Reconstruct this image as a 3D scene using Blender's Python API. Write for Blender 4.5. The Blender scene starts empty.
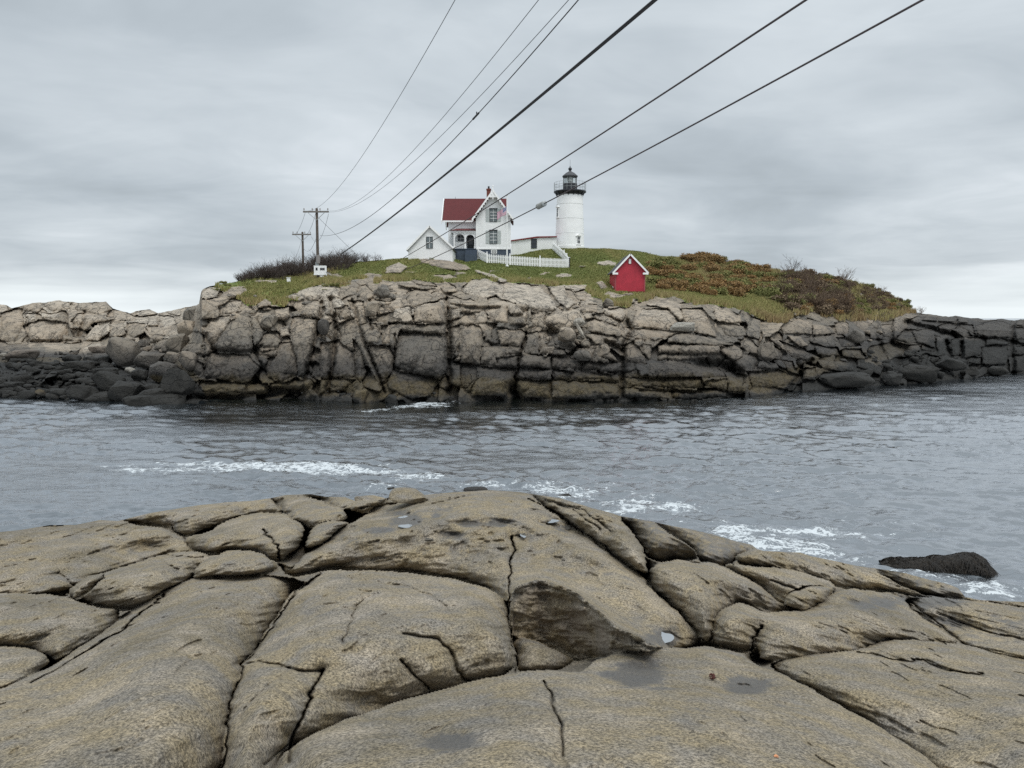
import bpy, bmesh, math, random
import numpy as np
C = bpy.context
SC = C.scene
COL = SC.collection
random.seed(7)
rng = np.random.default_rng(7)

# ---------------------------------------------------------------- camera
F = 769.0
H = 6.5                                   # eye height above the water
TH = math.atan(66/769.0)
CT, ST = math.cos(TH), math.sin(TH)
cam_d = bpy.data.cameras.new('camera')
cam = bpy.data.objects.new('camera', cam_d)
COL.objects.link(cam)
cam.location = (0, 0, H)
cam.rotation_euler = (math.radians(90)-TH, 0, 0)
cam_d.sensor_width = 36
cam_d.lens = F*36/1024
cam_d.clip_start = 0.05
cam_d.clip_end = 20000
SC.camera = cam

# ---------------------------------------------------------------- sky, sun, exposure
SUN_EL, SUN_AZ = 60, 150                  # azimuth clockwise from +Y
world = bpy.data.worlds.new('World')
SC.world = world
world.use_nodes = True
def sky_world():
    nt = world.node_tree; N = nt.nodes; L = nt.links
    N.clear()
    out = N.new('ShaderNodeOutputWorld'); bg = N.new('ShaderNodeBackground')
    sky = N.new('ShaderNodeTexSky'); sky.sky_type = 'NISHITA'; sky.sun_disc = False
    sky.sun_elevation = math.radians(SUN_EL); sky.sun_rotation = math.radians(SUN_AZ)
    tc = N.new('ShaderNodeTexCoord'); sep = N.new('ShaderNodeSeparateXYZ')
    L.new(tc.outputs['Generated'], sep.inputs[0])
    def M(op, a, b=None, c=None, clamp=False):
        n = N.new('ShaderNodeMath'); n.operation = op; n.use_clamp = clamp
        for i, v in enumerate((a, b, c)):
            if v is None: continue
            if isinstance(v, (int, float)): n.inputs[i].default_value = v
            else: L.new(v, n.inputs[i])
        return n.outputs[0]
    x, y, z = sep.outputs
    zc = M('ADD', M('MAXIMUM', z, 0.0), 0.11)
    u = M('DIVIDE', x, zc); v = M('DIVIDE', y, zc)
    cb = N.new('ShaderNodeCombineXYZ'); L.new(u, cb.inputs[0]); L.new(v, cb.inputs[1])
    def noise(scale, detail, rough, dist=0.0, off=(0, 0, 0), sc=(1, 1, 1)):
        mp = N.new('ShaderNodeMapping'); mp.inputs['Location'].default_value = off; mp.inputs['Scale'].default_value = sc
        L.new(cb.outputs[0], mp.inputs[0])
        n = N.new('ShaderNodeTexNoise'); n.inputs['Scale'].default_value = scale
        n.inputs['Detail'].default_value = detail; n.inputs['Roughness'].default_value = rough
        n.inputs['Distortion'].default_value = dist
        L.new(mp.outputs[0], n.inputs['Vector'])
        return n.outputs['Fac']
    n1 = noise(0.55, 5, 0.5, 0.35, (3.1, 1.7, 0), (1.0, .8, 1))
    n2 = noise(1.7, 5, 0.55, 0.6, (8.4, 2.2, 0), (.8, 1.0, 1))
    n3 = noise(0.33, 2, 0.5, 0, (1.4, 5.0, 0))
    s = M('ADD', M('ADD', M('MULTIPLY', n1, 0.70), M('MULTIPLY', n2, 0.24)), M('MULTIPLY', n3, 0.30))
    ramp = N.new('ShaderNodeValToRGB'); cr = ramp.color_ramp
    cr.elements[0].position = 0.44; cr.elements[0].color = (0.332, 0.374, 0.406, 1)
    cr.elements[1].position = 0.82; cr.elements[1].color = (0.76, 0.80, 0.84, 1)
    e = cr.elements.new(0.56); e.color = (0.422, 0.471, 0.510, 1)
    e = cr.elements.new(0.68); e.color = (0.548, 0.598, 0.635, 1)
    L.new(s, ramp.inputs[0])
    # paler band of sky low over the sea, streaked
    hz = N.new('ShaderNodeCombineXYZ'); L.new(x, hz.inputs[0]); L.new(y, hz.inputs[1]); L.new(M('MULTIPLY', z, 14.0), hz.inputs[2])
    hn = N.new('ShaderNodeTexNoise'); hn.inputs['Scale'].default_value = 2.2; hn.inputs['Detail'].default_value = 4
    L.new(hz.outputs[0], hn.inputs['Vector'])
    zz = M('ADD', z, M('MULTIPLY', M('SUBTRACT', hn.outputs['Fac'], 0.5), 0.10))
    lo = M('SUBTRACT', 1.0, M('DIVIDE', M('SUBTRACT', zz, 0.012), 0.045), None, True)
    side = M('ADD', M('MULTIPLY', M('ABSOLUTE', M('SUBTRACT', x, 0.05)), 1.7), 0.12, None, True)
    lo = M('MULTIPLY', lo, side)
    mx = N.new('ShaderNodeMix'); mx.data_type = 'RGBA'
    L.new(lo, mx.inputs[0]); L.new(ramp.outputs[0], mx.inputs[6]); mx.inputs[7].default_value = (0.80, 0.86, 0.88, 1)
    # overhead cloud deck is a little brighter than what the camera sees low down
    hi = M('DIVIDE', M('SUBTRACT', z, 0.38), 0.5, None, True)
    up = M('ADD', M('MULTIPLY', hi, 0.95), M('ADD', M('MULTIPLY', M('MAXIMUM', z, 0.0), 0.2), 0.97))
    sc_ = N.new('ShaderNodeVectorMath'); sc_.operation = 'SCALE'; L.new(mx.outputs[2], sc_.inputs[0]); L.new(up, sc_.inputs[3])
    sk = N.new('ShaderNodeVectorMath'); sk.operation = 'SCALE'; L.new(sky.outputs[0], sk.inputs[0]); sk.inputs[3].default_value = 0.06
    m2 = N.new('ShaderNodeMix'); m2.data_type = 'RGBA'; m2.inputs[0].default_value = 0.94
    L.new(sk.outputs[0], m2.inputs[6]); L.new(sc_.outputs[0], m2.inputs[7])
    L.new(m2.outputs[2], bg.inputs[0]); bg.inputs[1].default_value = 1.0
    L.new(bg.outputs[0], out.inputs[0])
sky_world()
sl = bpy.data.lights.new('sun', 'SUN'); sl.energy = 1.35; sl.angle = math.radians(28); sl.color = (1.0, 0.965, 0.91)
so = bpy.data.objects.new('sun', sl); COL.objects.link(so)
so.rotation_euler = (math.radians(90-SUN_EL), 0, math.radians(180-SUN_AZ))
vs = SC.view_settings
vs.view_transform = 'Standard'; vs.look = 'None'; vs.gamma = 1; vs.exposure = 0.28; vs.use_curve_mapping = False
SC.cycles.max_bounces = 5
SC.cycles.use_denoising = False

# ---------------------------------------------------------------- ray geometry: a direction from the eye and a distance give a point
def ray(px, py):
    px = np.asarray(px, float); py = np.asarray(py, float)
    u = (px-512)/F; v = (384-py)/F
    Y = CT+v*ST; Z = -ST+v*CT
    return u/Y, Z/Y                        # x per metre of depth, z per metre of depth
def pt(px, py, D):
    a, b = ray(px, py)
    return (float(a*D), float(D), float(H+b*D))
def D_at_z(px, py, z):
    a, b = ray(px, py)
    return (z-H)/b

# ---------------------------------------------------------------- numpy noise
def _hash(ix, iy, seed):
    h = (ix.astype(np.int64)*374761393 + iy.astype(np.int64)*668265263 + seed*2147483647) & 0xffffffff
    h = ((h ^ (h >> 13))*1274126177) & 0xffffffff
    h = (h ^ (h >> 16)) & 0xffffffff
    return h/4294967295.0
def vnoise(x, y, seed=0):
    ix = np.floor(x); iy = np.floor(y); fx = x-ix; fy = y-iy
    fx = fx*fx*fx*(fx*(fx*6-15)+10); fy = fy*fy*fy*(fy*(fy*6-15)+10)
    a = _hash(ix, iy, seed); b = _hash(ix+1, iy, seed); c = _hash(ix, iy+1, seed); d = _hash(ix+1, iy+1, seed)
    return ((a*(1-fx)+b*fx)*(1-fy)+(c*(1-fx)+d*fx)*fy)*2-1
def fbm(x, y, oct=4, seed=0, gain=0.5, lac=2.03):
    s = 0; a = 1.0; t = 0
    for o in range(oct):
        c, sn = math.cos(o*1.1+.3), math.sin(o*1.1+.3)
        s = s + a*vnoise(x*c-y*sn+17.3*o, x*sn+y*c-9.1*o, seed+o*13); t += a
        a *= gain; x = x*lac; y = y*lac
    return s/t
def ridged(x, y, oct=3, seed=0):
    s = 0; a = 1.0; t = 0
    for o in range(oct):
        s = s + a*(1-2*np.abs(vnoise(x+5*o, y-7*o, seed+o*7))); t += a; a *= .5; x = x*2.1; y = y*2.1
    return s/t
def sstep(a, b, x):
    t = np.clip((x-a)/(b-a), 0, 1); return t*t*(3-2*t)
def poly_sd(P, X, Y):
    """distance to the outline, positive inside"""
    P = np.asarray(P, float); n = len(P)
    d = np.full(X.shape, 1e9); ins = np.zeros(X.shape, bool)
    for i in range(n):
        ax, ay = P[i]; bx, by = P[(i+1) % n]
        ex, ey = bx-ax, by-ay
        L2 = ex*ex+ey*ey+1e-9
        t = np.clip(((X-ax)*ex+(Y-ay)*ey)/L2, 0, 1)
        d = np.minimum(d, (X-ax-t*ex)**2+(Y-ay-t*ey)**2)
        if ay != by:
            c = ((ay > Y) != (by > Y)) & (X < (bx-ax)*(Y-ay)/(by-ay)+ax)
            ins ^= c
    d = np.sqrt(d)
    return np.where(ins, d, -d)
def chaikin(P, n=2, closed=True):
    P = np.asarray(P, float)
    for _ in range(n):
        Q = np.roll(P, -1, 0); A = .8*P+.2*Q; B_ = .2*P+.8*Q
        R = np.empty((2*len(P), 2)); R[0::2] = A; R[1::2] = B_
        P = R
    return P
def line_d(P, X, Y):
    d = np.full(X.shape, 1e9)
    for (ax, ay), (bx, by) in zip(P[:-1], P[1:]):
        ex, ey = bx-ax, by-ay
        t = np.clip(((X-ax)*ex+(Y-ay)*ey)/(ex*ex+ey*ey+1e-9), 0, 1)
        d = np.minimum(d, (X-ax-t*ex)**2+(Y-ay-t*ey)**2)
    return np.sqrt(d)

# ---------------------------------------------------------------- mesh and object helpers
def mesh_np(name, V, faces, mats, smooth=True, attrs=None, midx=None):
    me = bpy.data.meshes.new(name)
    V = np.asarray(V, np.float32); faces = np.asarray(faces, np.int32); k = faces.shape[1]
    me.vertices.add(len(V)); me.vertices.foreach_set('co', V.ravel())
    me.loops.add(faces.size); me.loops.foreach_set('vertex_index', faces.ravel())
    me.polygons.add(len(faces)); me.polygons.foreach_set('loop_start', np.arange(0, faces.size, k, dtype=np.int32))
    me.polygons.foreach_set('loop_total', np.full(len(faces), k, np.int32))
    if smooth: me.polygons.foreach_set('use_smooth', np.ones(len(faces), bool))
    for m in (mats if isinstance(mats, (list, tuple)) else [mats]): me.materials.append(m)
    if midx is not None: me.polygons.foreach_set('material_index', np.asarray(midx, np.int32))
    for an, arr in (attrs or {}).items():
        at = me.attributes.new(an, 'FLOAT_COLOR', 'POINT'); at.data.foreach_set('color', np.asarray(arr, np.float32).ravel())
    me.update(calc_edges=True); me.validate()
    return me
def grid_faces(nr, nc):
    i = np.arange(nr-1)[:, None]*nc+np.arange(nc-1)[None, :]
    return np.stack([i, i+1, i+nc+1, i+nc], -1).reshape(-1, 4)
def link(name, me, parent=None, loc=None):
    o = bpy.data.objects.new(name, me); COL.objects.link(o)
    if parent: o.parent = parent
    if loc is not None: o.location = loc
    return o
def tag(o, label=None, cat=None, group=None, kind=None):
    if label: o['label'] = label
    if cat: o['category'] = cat
    if group: o['group'] = group
    if kind: o['kind'] = kind
    return o
def empty(name, loc, rz=0.0):
    o = bpy.data.objects.new(name, None); COL.objects.link(o); o.location = loc; o.rotation_euler = (0, 0, rz)
    o.empty_display_size = .2
    return o
class MB:
    def __init__(s): s.v = []; s.f = []; s.m = []
    def add(s, vs, fs, mi=0):
        b = len(s.v); s.v += [tuple(map(float, v)) for v in vs]
        for f in fs: s.f.append([b+i for i in f]); s.m.append(mi)
        return s
    def box(s, x0, x1, y0, y1, z0, z1, mi=0):
        v = [(x0, y0, z0), (x1, y0, z0), (x1, y1, z0), (x0, y1, z0), (x0, y0, z1), (x1, y0, z1), (x1, y1, z1), (x0, y1, z1)]
        return s.add(v, [(0, 3, 2, 1), (4, 5, 6, 7), (0, 1, 5, 4), (1, 2, 6, 5), (2, 3, 7, 6), (3, 0, 4, 7)], mi)
    def prism(s, poly, y0, y1, mi=0):          # poly = (x, z) outline pushed from y0 to y1
        n = len(poly)
        v = [(x, y0, z) for x, z in poly]+[(x, y1, z) for x, z in poly]
        return s.add(v, [tuple(range(n))[::-1], tuple(range(n, 2*n))]+[(i, (i+1) % n, n+(i+1) % n, n+i) for i in range(n)], mi)
    def beam(s, a, b, w, h=None, mi=0):        # square bar from a to b
        h = h or w
        a = np.array(a, float); b = np.array(b, float); d = b-a; d /= np.linalg.norm(d)+1e-9
        up = np.array([0, 0, 1.]) if abs(d[2]) < .95 else np.array([0, 1., 0])
        r = np.cross(d, up); r /= np.linalg.norm(r); u = np.cross(r, d)
        v = [p+sx*r*w/2+sz*u*h/2 for p in (a, b) for sx, sz in ((-1, -1), (1, -1), (1, 1), (-1, 1))]
        return s.add(v, [(0, 3, 2, 1), (4, 5, 6, 7), (0, 1, 5, 4), (1, 2, 6, 5), (2, 3, 7, 6), (3, 0, 4, 7)], mi)
    def slab(s, quad, t, mi=0):                # 4 points, thickened along the normal
        q = [np.array(p, float) for p in quad]; n = np.cross(q[1]-q[0], q[3]-q[0]); n /= np.linalg.norm(n)
        v = [p for p in q]+[p-n*t for p in q]
        return s.add(v, [(0, 1, 2, 3), (7, 6, 5, 4), (0, 4, 5, 1), (1, 5, 6, 2), (2, 6, 7, 3), (3, 7, 4, 0)], mi)
    def lathe(s, prof, n=32, c=(0, 0), mi=0):  # prof = (r, z)
        v = []; f = []
        for r, z in prof:
            for i in range(n):
                a = 2*math.pi*i/n; v.append((c[0]+r*math.cos(a), c[1]+r*math.sin(a), z))
        for k in range(len(prof)-1):
            for i in range(n):
                j = (i+1) % n; f.append((k*n+i, k*n+j, (k+1)*n+j, (k+1)*n+i))
        return s.add(v, f, mi)
    def tube(s, pts, r, n=6, mi=0):
        pts = [np.array(p, float) for p in pts]; v = []; f = []
        rs = r if isinstance(r, (list, tuple)) else [r]*len(pts)
        for k, p in enumerate(pts):
            d = pts[min(k+1, len(pts)-1)]-pts[max(k-1, 0)]; d /= np.linalg.norm(d)+1e-9
            up = np.array([0, 0, 1.]) if abs(d[2]) < .9 else np.array([1., 0, 0])
            a = np.cross(d, up); a /= np.linalg.norm(a); b = np.cross(a, d)
            for i in range(n):
                t = 2*math.pi*i/n; v.append(p+rs[k]*(a*math.cos(t)+b*math.sin(t)))
        for k in range(len(pts)-1):
            for i in range(n):
                j = (i+1) % n; f.append((k*n+i, k*n+j, (k+1)*n+j, (k+1)*n+i))
        f += [tuple(range(n))[::-1], tuple(range((len(pts)-1)*n, len(pts)*n))]
        return s.add(v, f, mi)
    def build(s, name, mats, parent=None, smooth=False, loc=None):
        me = bpy.data.meshes.new(name); me.from_pydata(s.v, [], s.f)
        for m in (mats if isinstance(mats, (list, tuple)) else [mats]): me.materials.append(m)
        me.polygons.foreach_set('material_index', s.m)
        if smooth:
            me.polygons.foreach_set('use_smooth', [True]*len(s.f))
            try: me.set_sharp_from_angle(angle=math.radians(40))
            except Exception: pass
        me.update()
        bm = bmesh.new(); bm.from_mesh(me); bmesh.ops.recalc_face_normals(bm, faces=bm.faces); bm.to_mesh(me); bm.free()
        return link(name, me, parent, loc)

# ---------------------------------------------------------------- materials
class NT:
    def __init__(s, name):
        s.m = bpy.data.materials.new(name); s.m.use_nodes = True; s.nt = s.m.node_tree; s.N = s.nt.nodes; s.L = s.nt.links
        s.b = s.N['Principled BSDF']
    def put(s, sock, v):
        if v is None: return
        if hasattr(v, 'is_output') or isinstance(v, bpy.types.NodeSocket): s.L.new(v, sock)
        else:
            if sock.type == 'RGBA' and len(v) == 3: v = (*v, 1)
            sock.default_value = v
    def math(s, op, a, b=None, c=None, clamp=False):
        n = s.N.new('ShaderNodeMath'); n.operation = op; n.use_clamp = clamp
        for i, v in enumerate((a, b, c)): s.put(n.inputs[i], v)
        return n.outputs[0]
    def mix(s, f, a, b, mode='MIX'):
        n = s.N.new('ShaderNodeMix'); n.data_type = 'RGBA'; n.blend_type = mode
        s.put(n.inputs[0], f); s.put(n.inputs[6], a); s.put(n.inputs[7], b); return n.outputs[2]
    def noise(s, scale, detail=4, rough=.55, vec=None, dist=0, sc=None):
        n = s.N.new('ShaderNodeTexNoise'); n.inputs['Scale'].default_value = scale; n.inputs['Detail'].default_value = detail
        n.inputs['Roughness'].default_value = rough; n.inputs['Distortion'].default_value = dist
        v = vec or s.pos()
        if sc:
            mp = s.N.new('ShaderNodeMapping'); mp.inputs['Scale'].default_value = sc; s.L.new(v, mp.inputs[0]); v = mp.outputs[0]
        s.L.new(v, n.inputs['Vector']); return n.outputs['Fac']
    def vor(s, scale, feature='F1', vec=None, sc=None, out='Distance'):
        n = s.N.new('ShaderNodeTexVoronoi'); n.feature = feature; n.inputs['Scale'].default_value = scale
        v = vec or s.pos()
        if sc:
            mp = s.N.new('ShaderNodeMapping'); mp.inputs['Scale'].default_value = sc; s.L.new(v, mp.inputs[0]); v = mp.outputs[0]
        s.L.new(v, n.inputs['Vector']); return n.outputs[out]
    def pos(s):
        if not hasattr(s, '_g'): s._g = s.N.new('ShaderNodeNewGeometry')
        return s._g.outputs['Position']
    def obc(s):
        if not hasattr(s, '_t'): s._t = s.N.new('ShaderNodeTexCoord')
        return s._t.outputs['Object']
    def z(s, vec=None, i=2):
        n = s.N.new('ShaderNodeSeparateXYZ'); s.L.new(vec or s.pos(), n.inputs[0]); return n.outputs[i]
    def rnd(s):
        n = s.N.new('ShaderNodeObjectInfo'); return n.outputs['Random']
    def attr(s, name):
        n = s.N.new('ShaderNodeAttribute'); n.attribute_name = name
        p = s.N.new('ShaderNodeSeparateColor'); s.L.new(n.outputs['Color'], p.inputs[0])
        return p.outputs[0], p.outputs[1], p.outputs[2], n.outputs['Alpha']
    def ramp(s, f, stops):
        n = s.N.new('ShaderNodeValToRGB'); cr = n.color_ramp
        while len(cr.elements) < len(stops): cr.elements.new(.5)
        for e, (p, c) in zip(cr.elements, stops): e.position = p; e.color = (*c, 1) if len(c) == 3 else c
        s.put(n.inputs[0], f); return n.outputs[0]
    def mr(s, v, a, b, c=0., d=1.):
        n = s.N.new('ShaderNodeMapRange'); s.put(n.inputs[0], v)
        for i, k in enumerate((a, b, c, d)): n.inputs[i+1].default_value = k
        return n.outputs[0]
    def bump(s, h, strength=.5, dist=.02, prev=None):
        n = s.N.new('ShaderNodeBump'); n.inputs['Strength'].default_value = strength; n.inputs['Distance'].default_value = dist
        s.L.new(h, n.inputs['Height'])
        if prev: s.L.new(prev, n.inputs['Normal'])
        return n.outputs[0]
    def done(s, col=None, rough=.8, normal=None, metal=0, **kw):
        s.put(s.b.inputs['Base Color'], col); s.put(s.b.inputs['Roughness'], rough); s.b.inputs['Metallic'].default_value = metal
        if normal is not None: s.L.new(normal, s.b.inputs['Normal'])
        for k, v in kw.items(): s.put(s.b.inputs[k.replace('_', ' ')], v)
        return s.m
def plain(name, col, rough=.7, var=.12, scale=3, metal=0, bump=0.0):
    t = NT(name); n = t.noise(scale, 5, .6, vec=t.obc())
    c = t.mix(t.mr(n, .3, .7, 0, 1), tuple(x*(1-var) for x in col), tuple(min(1, x*(1+var)) for x in col))
    return t.done(c, rough, t.bump(n, bump, .01) if bump else None, metal)
# ================================================================ rock materials
def mat_granite_near():
    t = NT('granite_near')
    a_wet, a_pale, a_rust, a_cr = t.attr('mask')
    big = t.noise(.8, 4, .55); mid = t.noise(4.5, 6, .62); fine = t.noise(75, 3, .75); grain = t.noise(230, 2, .8)
    c = t.ramp(big, [(.34, (.165, .138, .090)), (.47, (.248, .202, .126)), (.56, (.270, .220, .138)), (.68, (.345, .282, .182))])
    c = t.mix(t.mr(mid, .40, .68), c, (.215, .195, .165))
    c = t.mix(t.mr(t.noise(1.6, 7, .68, dist=.8), .53, .64, 0, .55), c, (.16, .15, .135))
    c = t.mix(t.math('MULTIPLY', t.mr(t.noise(2.1, 5, .6), .52, .7), .5), c, (.42, .36, .28))
    gr = t.mr(fine, .38, .64, .38, 1.66)
    gr = t.math('MULTIPLY', gr, t.mr(grain, .3, .7, .66, 1.34))
    k = t.N.new('ShaderNodeVectorMath'); k.operation = 'SCALE'; t.L.new(c, k.inputs[0]); t.L.new(gr, k.inputs[3]); c = k.outputs[0]
    c = t.mix(1.0, c, (.935, .925, .925), 'MULTIPLY')
    # black specks (lichen, mica)
    sp = t.vor(60); c = t.mix(t.math('MULTIPLY', t.mr(sp, .16, .05, 0, .8), t.mr(mid, .45, .6)), c, (.05, .048, .045))
    ln = t.noise(7, 5, .7, sc=(1, 1, 1), dist=1.2); c = t.mix(t.math('MULTIPLY', t.mr(ln, .60, .68, 0, .45), t.mr(big, .4, .6)), c, (.12, .11, .095))
    c = t.mix(t.math('MULTIPLY', a_rust, t.mr(mid, .38, .62, .15, .85)), c, (.24, .19, .14))
    c = t.mix(a_pale, c, (.47, .42, .33))
    w = t.mr(t.math('ADD', a_wet, t.math('MULTIPLY', t.math('SUBTRACT', t.noise(9, 5, .65), .5), 1.1)), .28, .64)
    c = t.mix(t.math('MULTIPLY', w, .80), c, (.085, .082, .080))
    c = t.mix(t.math('MULTIPLY', a_cr, .85), c, (.045, .04, .035))
    h = t.math('ADD', t.math('MULTIPLY', mid, 1.0), t.math('MULTIPLY', fine, .22))
    n1 = t.bump(h, .55, .05)
    n2 = t.bump(grain, .5, .004, n1)
    return t.done(c, t.math('SUBTRACT', .9, t.math('MULTIPLY', w, .45)), n2)
def rock_colour(t, tone, zz):
    """grey-brown granite of the island, with the dark and the brown tide bands at their heights above the water"""
    big = t.noise(.22, 5, .6); mid = t.noise(1.1, 6, .65); fine = t.noise(6, 5, .7)
    c = t.ramp(t.math('ADD', t.math('MULTIPLY', big, .35), t.math('MULTIPLY', tone, .65)),
               [(.15, (.095, .090, .080)), (.34, (.175, .158, .132)), (.48, (.290, .246, .188)), (.64, (.410, .335, .250)), (.84, (.53, .46, .37))])
    c = t.mix(t.mr(mid, .45, .70, 0, .6), c, (.125, .115, .102))
    c = t.mix(t.mr(fine, .56, .72, 0, .5), c, (.40, .36, .30))
    c = t.mix(t.mr(t.noise(2.6, 5, .75, dist=1.5), .58, .66, 0, .6), c, (.07, .066, .06))
    wv = t.N.new('ShaderNodeVectorMath'); wv.operation = 'ADD'
    wn = t.N.new('ShaderNodeTexNoise'); wn.inputs['Scale'].default_value = .9; wn.inputs['Detail'].default_value = 4; t.L.new(t.pos(), wn.inputs['Vector'])
    t.L.new(t.pos(), wv.inputs[0]); t.L.new(wn.outputs['Color'], wv.inputs[1])
    ck = t.vor(.62, 'DISTANCE_TO_EDGE', wv.outputs[0], (1, 1, 1.4)); cf = t.vor(1.7, 'DISTANCE_TO_EDGE', wv.outputs[0], (1.3, 1, .8))
    m1 = t.math('MULTIPLY', t.mr(ck, .035, .008), t.mr(big, .44, .52)); m2 = t.math('MULTIPLY', t.mr(cf, .05, .015), t.mr(mid, .48, .58))
    line = t.math('MAXIMUM', m1, t.math('MULTIPLY', m2, .7))
    c = t.mix(t.math('MULTIPLY', line, .55), c, (.035, .033, .03))
    st = t.noise(.9, 4, .6, sc=(1, 1, .22)); c = t.mix(t.mr(st, .54, .68, 0, .45), c, (.10, .096, .09))
    fine = t.math('SUBTRACT', fine, t.math('MULTIPLY', line, 1.2))
    return c, mid, fine
def tide(t, c, zz, dark, mid, jitter):
    zj = t.math('ADD', zz, t.math('MULTIPLY', t.math('SUBTRACT', jitter, .5), 2.4))
    zj = t.math('SUBTRACT', zj, t.math('MULTIPLY', dark, 3.0))
    c = t.mix(t.mr(zj, 6.2, 3.0, 0, .72), c, (.088, .078, .068))
    c = t.mix(t.mr(zj, 3.4, 2.6, 0, .62), c, (.028, .028, .028))
    br = t.math('MULTIPLY', t.mr(zj, 1.95, 1.55), t.mr(zj, .15, .6))
    br = t.math('MULTIPLY', br, t.math('SUBTRACT', 1.0, t.math('MULTIPLY', dark, .9), None, True))
    c = t.mix(t.math('MULTIPLY', br, t.mr(mid, .35, .6, .35, .9)), c, (.105, .080, .038))
    c = t.mix(t.mr(zj, .45, .1, 0, .9), c, (.016, .016, .014))
    return c
def mat_island():
    t = NT('island_ground')
    veg, tone, brown, dark = t.attr('mask')
    zz = t.z()
    c, mid, fine = rock_colour(t, tone, zz)
    c = tide(t, c, zz, dark, mid, t.noise(.28, 4, .6))
    g = t.ramp(t.noise(.7, 6, .7), [(.3, (.10, .165, .030)), (.5, (.20, .265, .055)), (.7, (.34, .33, .10))])
    g = t.mix(t.mr(t.noise(3, 4, .7), .45, .7), g, (.055, .050, .024))
    b = t.ramp(t.noise(.9, 6, .7), [(.3, (.045, .036, .020)), (.5, (.090, .070, .035)), (.7, (.140, .105, .05))])
    g = t.mix(brown, g, b)
    vv = t.mr(t.math('ADD', veg, t.math('MULTIPLY', t.math('SUBTRACT', t.noise(1.4, 5, .7), .5), .8)), .42, .58)
    c = t.mix(vv, c, g)
    h = t.math('ADD', mid, t.math('MULTIPLY', fine, .35))
    return t.done(c, .88, t.bump(h, 1.0, .5))
def mat_boulder(name, dk=0.0, tint=None):
    t = NT(name); zz = t.z()
    tone = t.math('ADD', t.math('MULTIPLY', t.rnd(), .6), .15)
    c, mid, fine = rock_colour(t, tone, zz)
    if tint: c = t.mix(.65, c, tint)
    dn = t.N.new('ShaderNodeValue'); dn.outputs[0].default_value = dk
    c = tide(t, c, zz, dn.outputs[0], mid, t.noise(.28, 4, .6))
    return t.done(c, .85, t.bump(t.math('ADD', mid, t.math('MULTIPLY', fine, .3)), .9, .3))
def mat_weed():
    t = NT('seaweed_rock'); n = t.noise(9, 6, .7, sc=(1, 1, .25))
    c = t.ramp(n, [(.3, (.006, .005, .004)), (.55, (.022, .017, .012)), (.75, (.055, .042, .028))])
    return t.done(c, .55, t.bump(n, 1, .12))
M_NEAR = mat_granite_near(); M_ISL = mat_island()
M_BLD = mat_boulder('boulder_grey'); M_BLDK = mat_boulder('boulder_wet', 1.2); M_TAN = mat_boulder('boulder_tan', 0, (.36, .27, .20))
M_PALE = mat_boulder('boulder_pale', -1.0, (.42, .40, .35)); M_WEED = mat_weed()

# ================================================================ water
def mat_water():
    t = NT('sea_water')
    foam, dk, far, _ = t.attr('mask')
    n1 = t.noise(3.4, 8, .68, sc=(.42, 1, 1), dist=.5); n2 = t.noise(.8, 3, .6, sc=(.6, 1, 1))
    h = t.math('ADD', t.math('MULTIPLY', n1, 1.0), t.math('MULTIPLY', n2, .6))
    pat = t.noise(.07, 4, .6, sc=(.6, 1.3, 1)); h = t.math('MULTIPLY', h, t.mr(pat, .38, .62, .45, 1.7))
    nb = t.bump(h, 1.0, .036)
    fn = t.noise(3.2, 6, .66, dist=.6); ln = t.noise(1.5, 5, .6, dist=1.5, sc=(.8, 1.2, 1))
    ln = t.math('SUBTRACT', 1.0, t.math('MULTIPLY', t.math('ABSOLUTE', t.math('SUBTRACT', ln, .5)), 11.0), None, True)
    fm = t.mr(t.math('ADD', t.math('MULTIPLY', t.math('MULTIPLY', foam, .88), t.math('ADD', .55, t.math('MULTIPLY', ln, .75))), t.math('MULTIPLY', t.math('SUBTRACT', fn, .5), 2.2)), .70, .80)
    spk = t.noise(16, 4, .7); fm = t.math('MAXIMUM', fm, t.math('MULTIPLY', t.mr(t.math('ADD', spk, t.math('MULTIPLY', foam, .22)), .74, .80), t.mr(foam, .08, .3)))
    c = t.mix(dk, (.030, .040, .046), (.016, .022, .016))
    c = t.mix(t.math('MULTIPLY', fm, .92), c, (.62, .66, .68))
    t.b.inputs['IOR'].default_value = 1.6
    t.done(c, t.math('ADD', .10, t.math('MULTIPLY', fm, .6)), nb, Specular_IOR_Level=.5)
    gl = t.N.new('ShaderNodeBsdfGlossy'); gl.inputs['Color'].default_value = (.80, .82, .85, 1); gl.inputs['Roughness'].default_value = .10; t.L.new(nb, gl.inputs['Normal'])
    lw = t.N.new('ShaderNodeLayerWeight'); lw.inputs['Blend'].default_value = .5
    ms = t.N.new('ShaderNodeMixShader'); t.L.new(t.math('MULTIPLY', t.math('SUBTRACT', 1.0, fm), t.mr(lw.outputs['Facing'], .60, .90, .24, .84)), ms.inputs[0])
    t.L.new(t.b.outputs[0], ms.inputs[1]); t.L.new(gl.outputs[0], ms.inputs[2])
    t.L.new(ms.outputs[0], t.N['Material Output'].inputs['Surface'])
    return t.m
M_SEA = mat_water()
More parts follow.
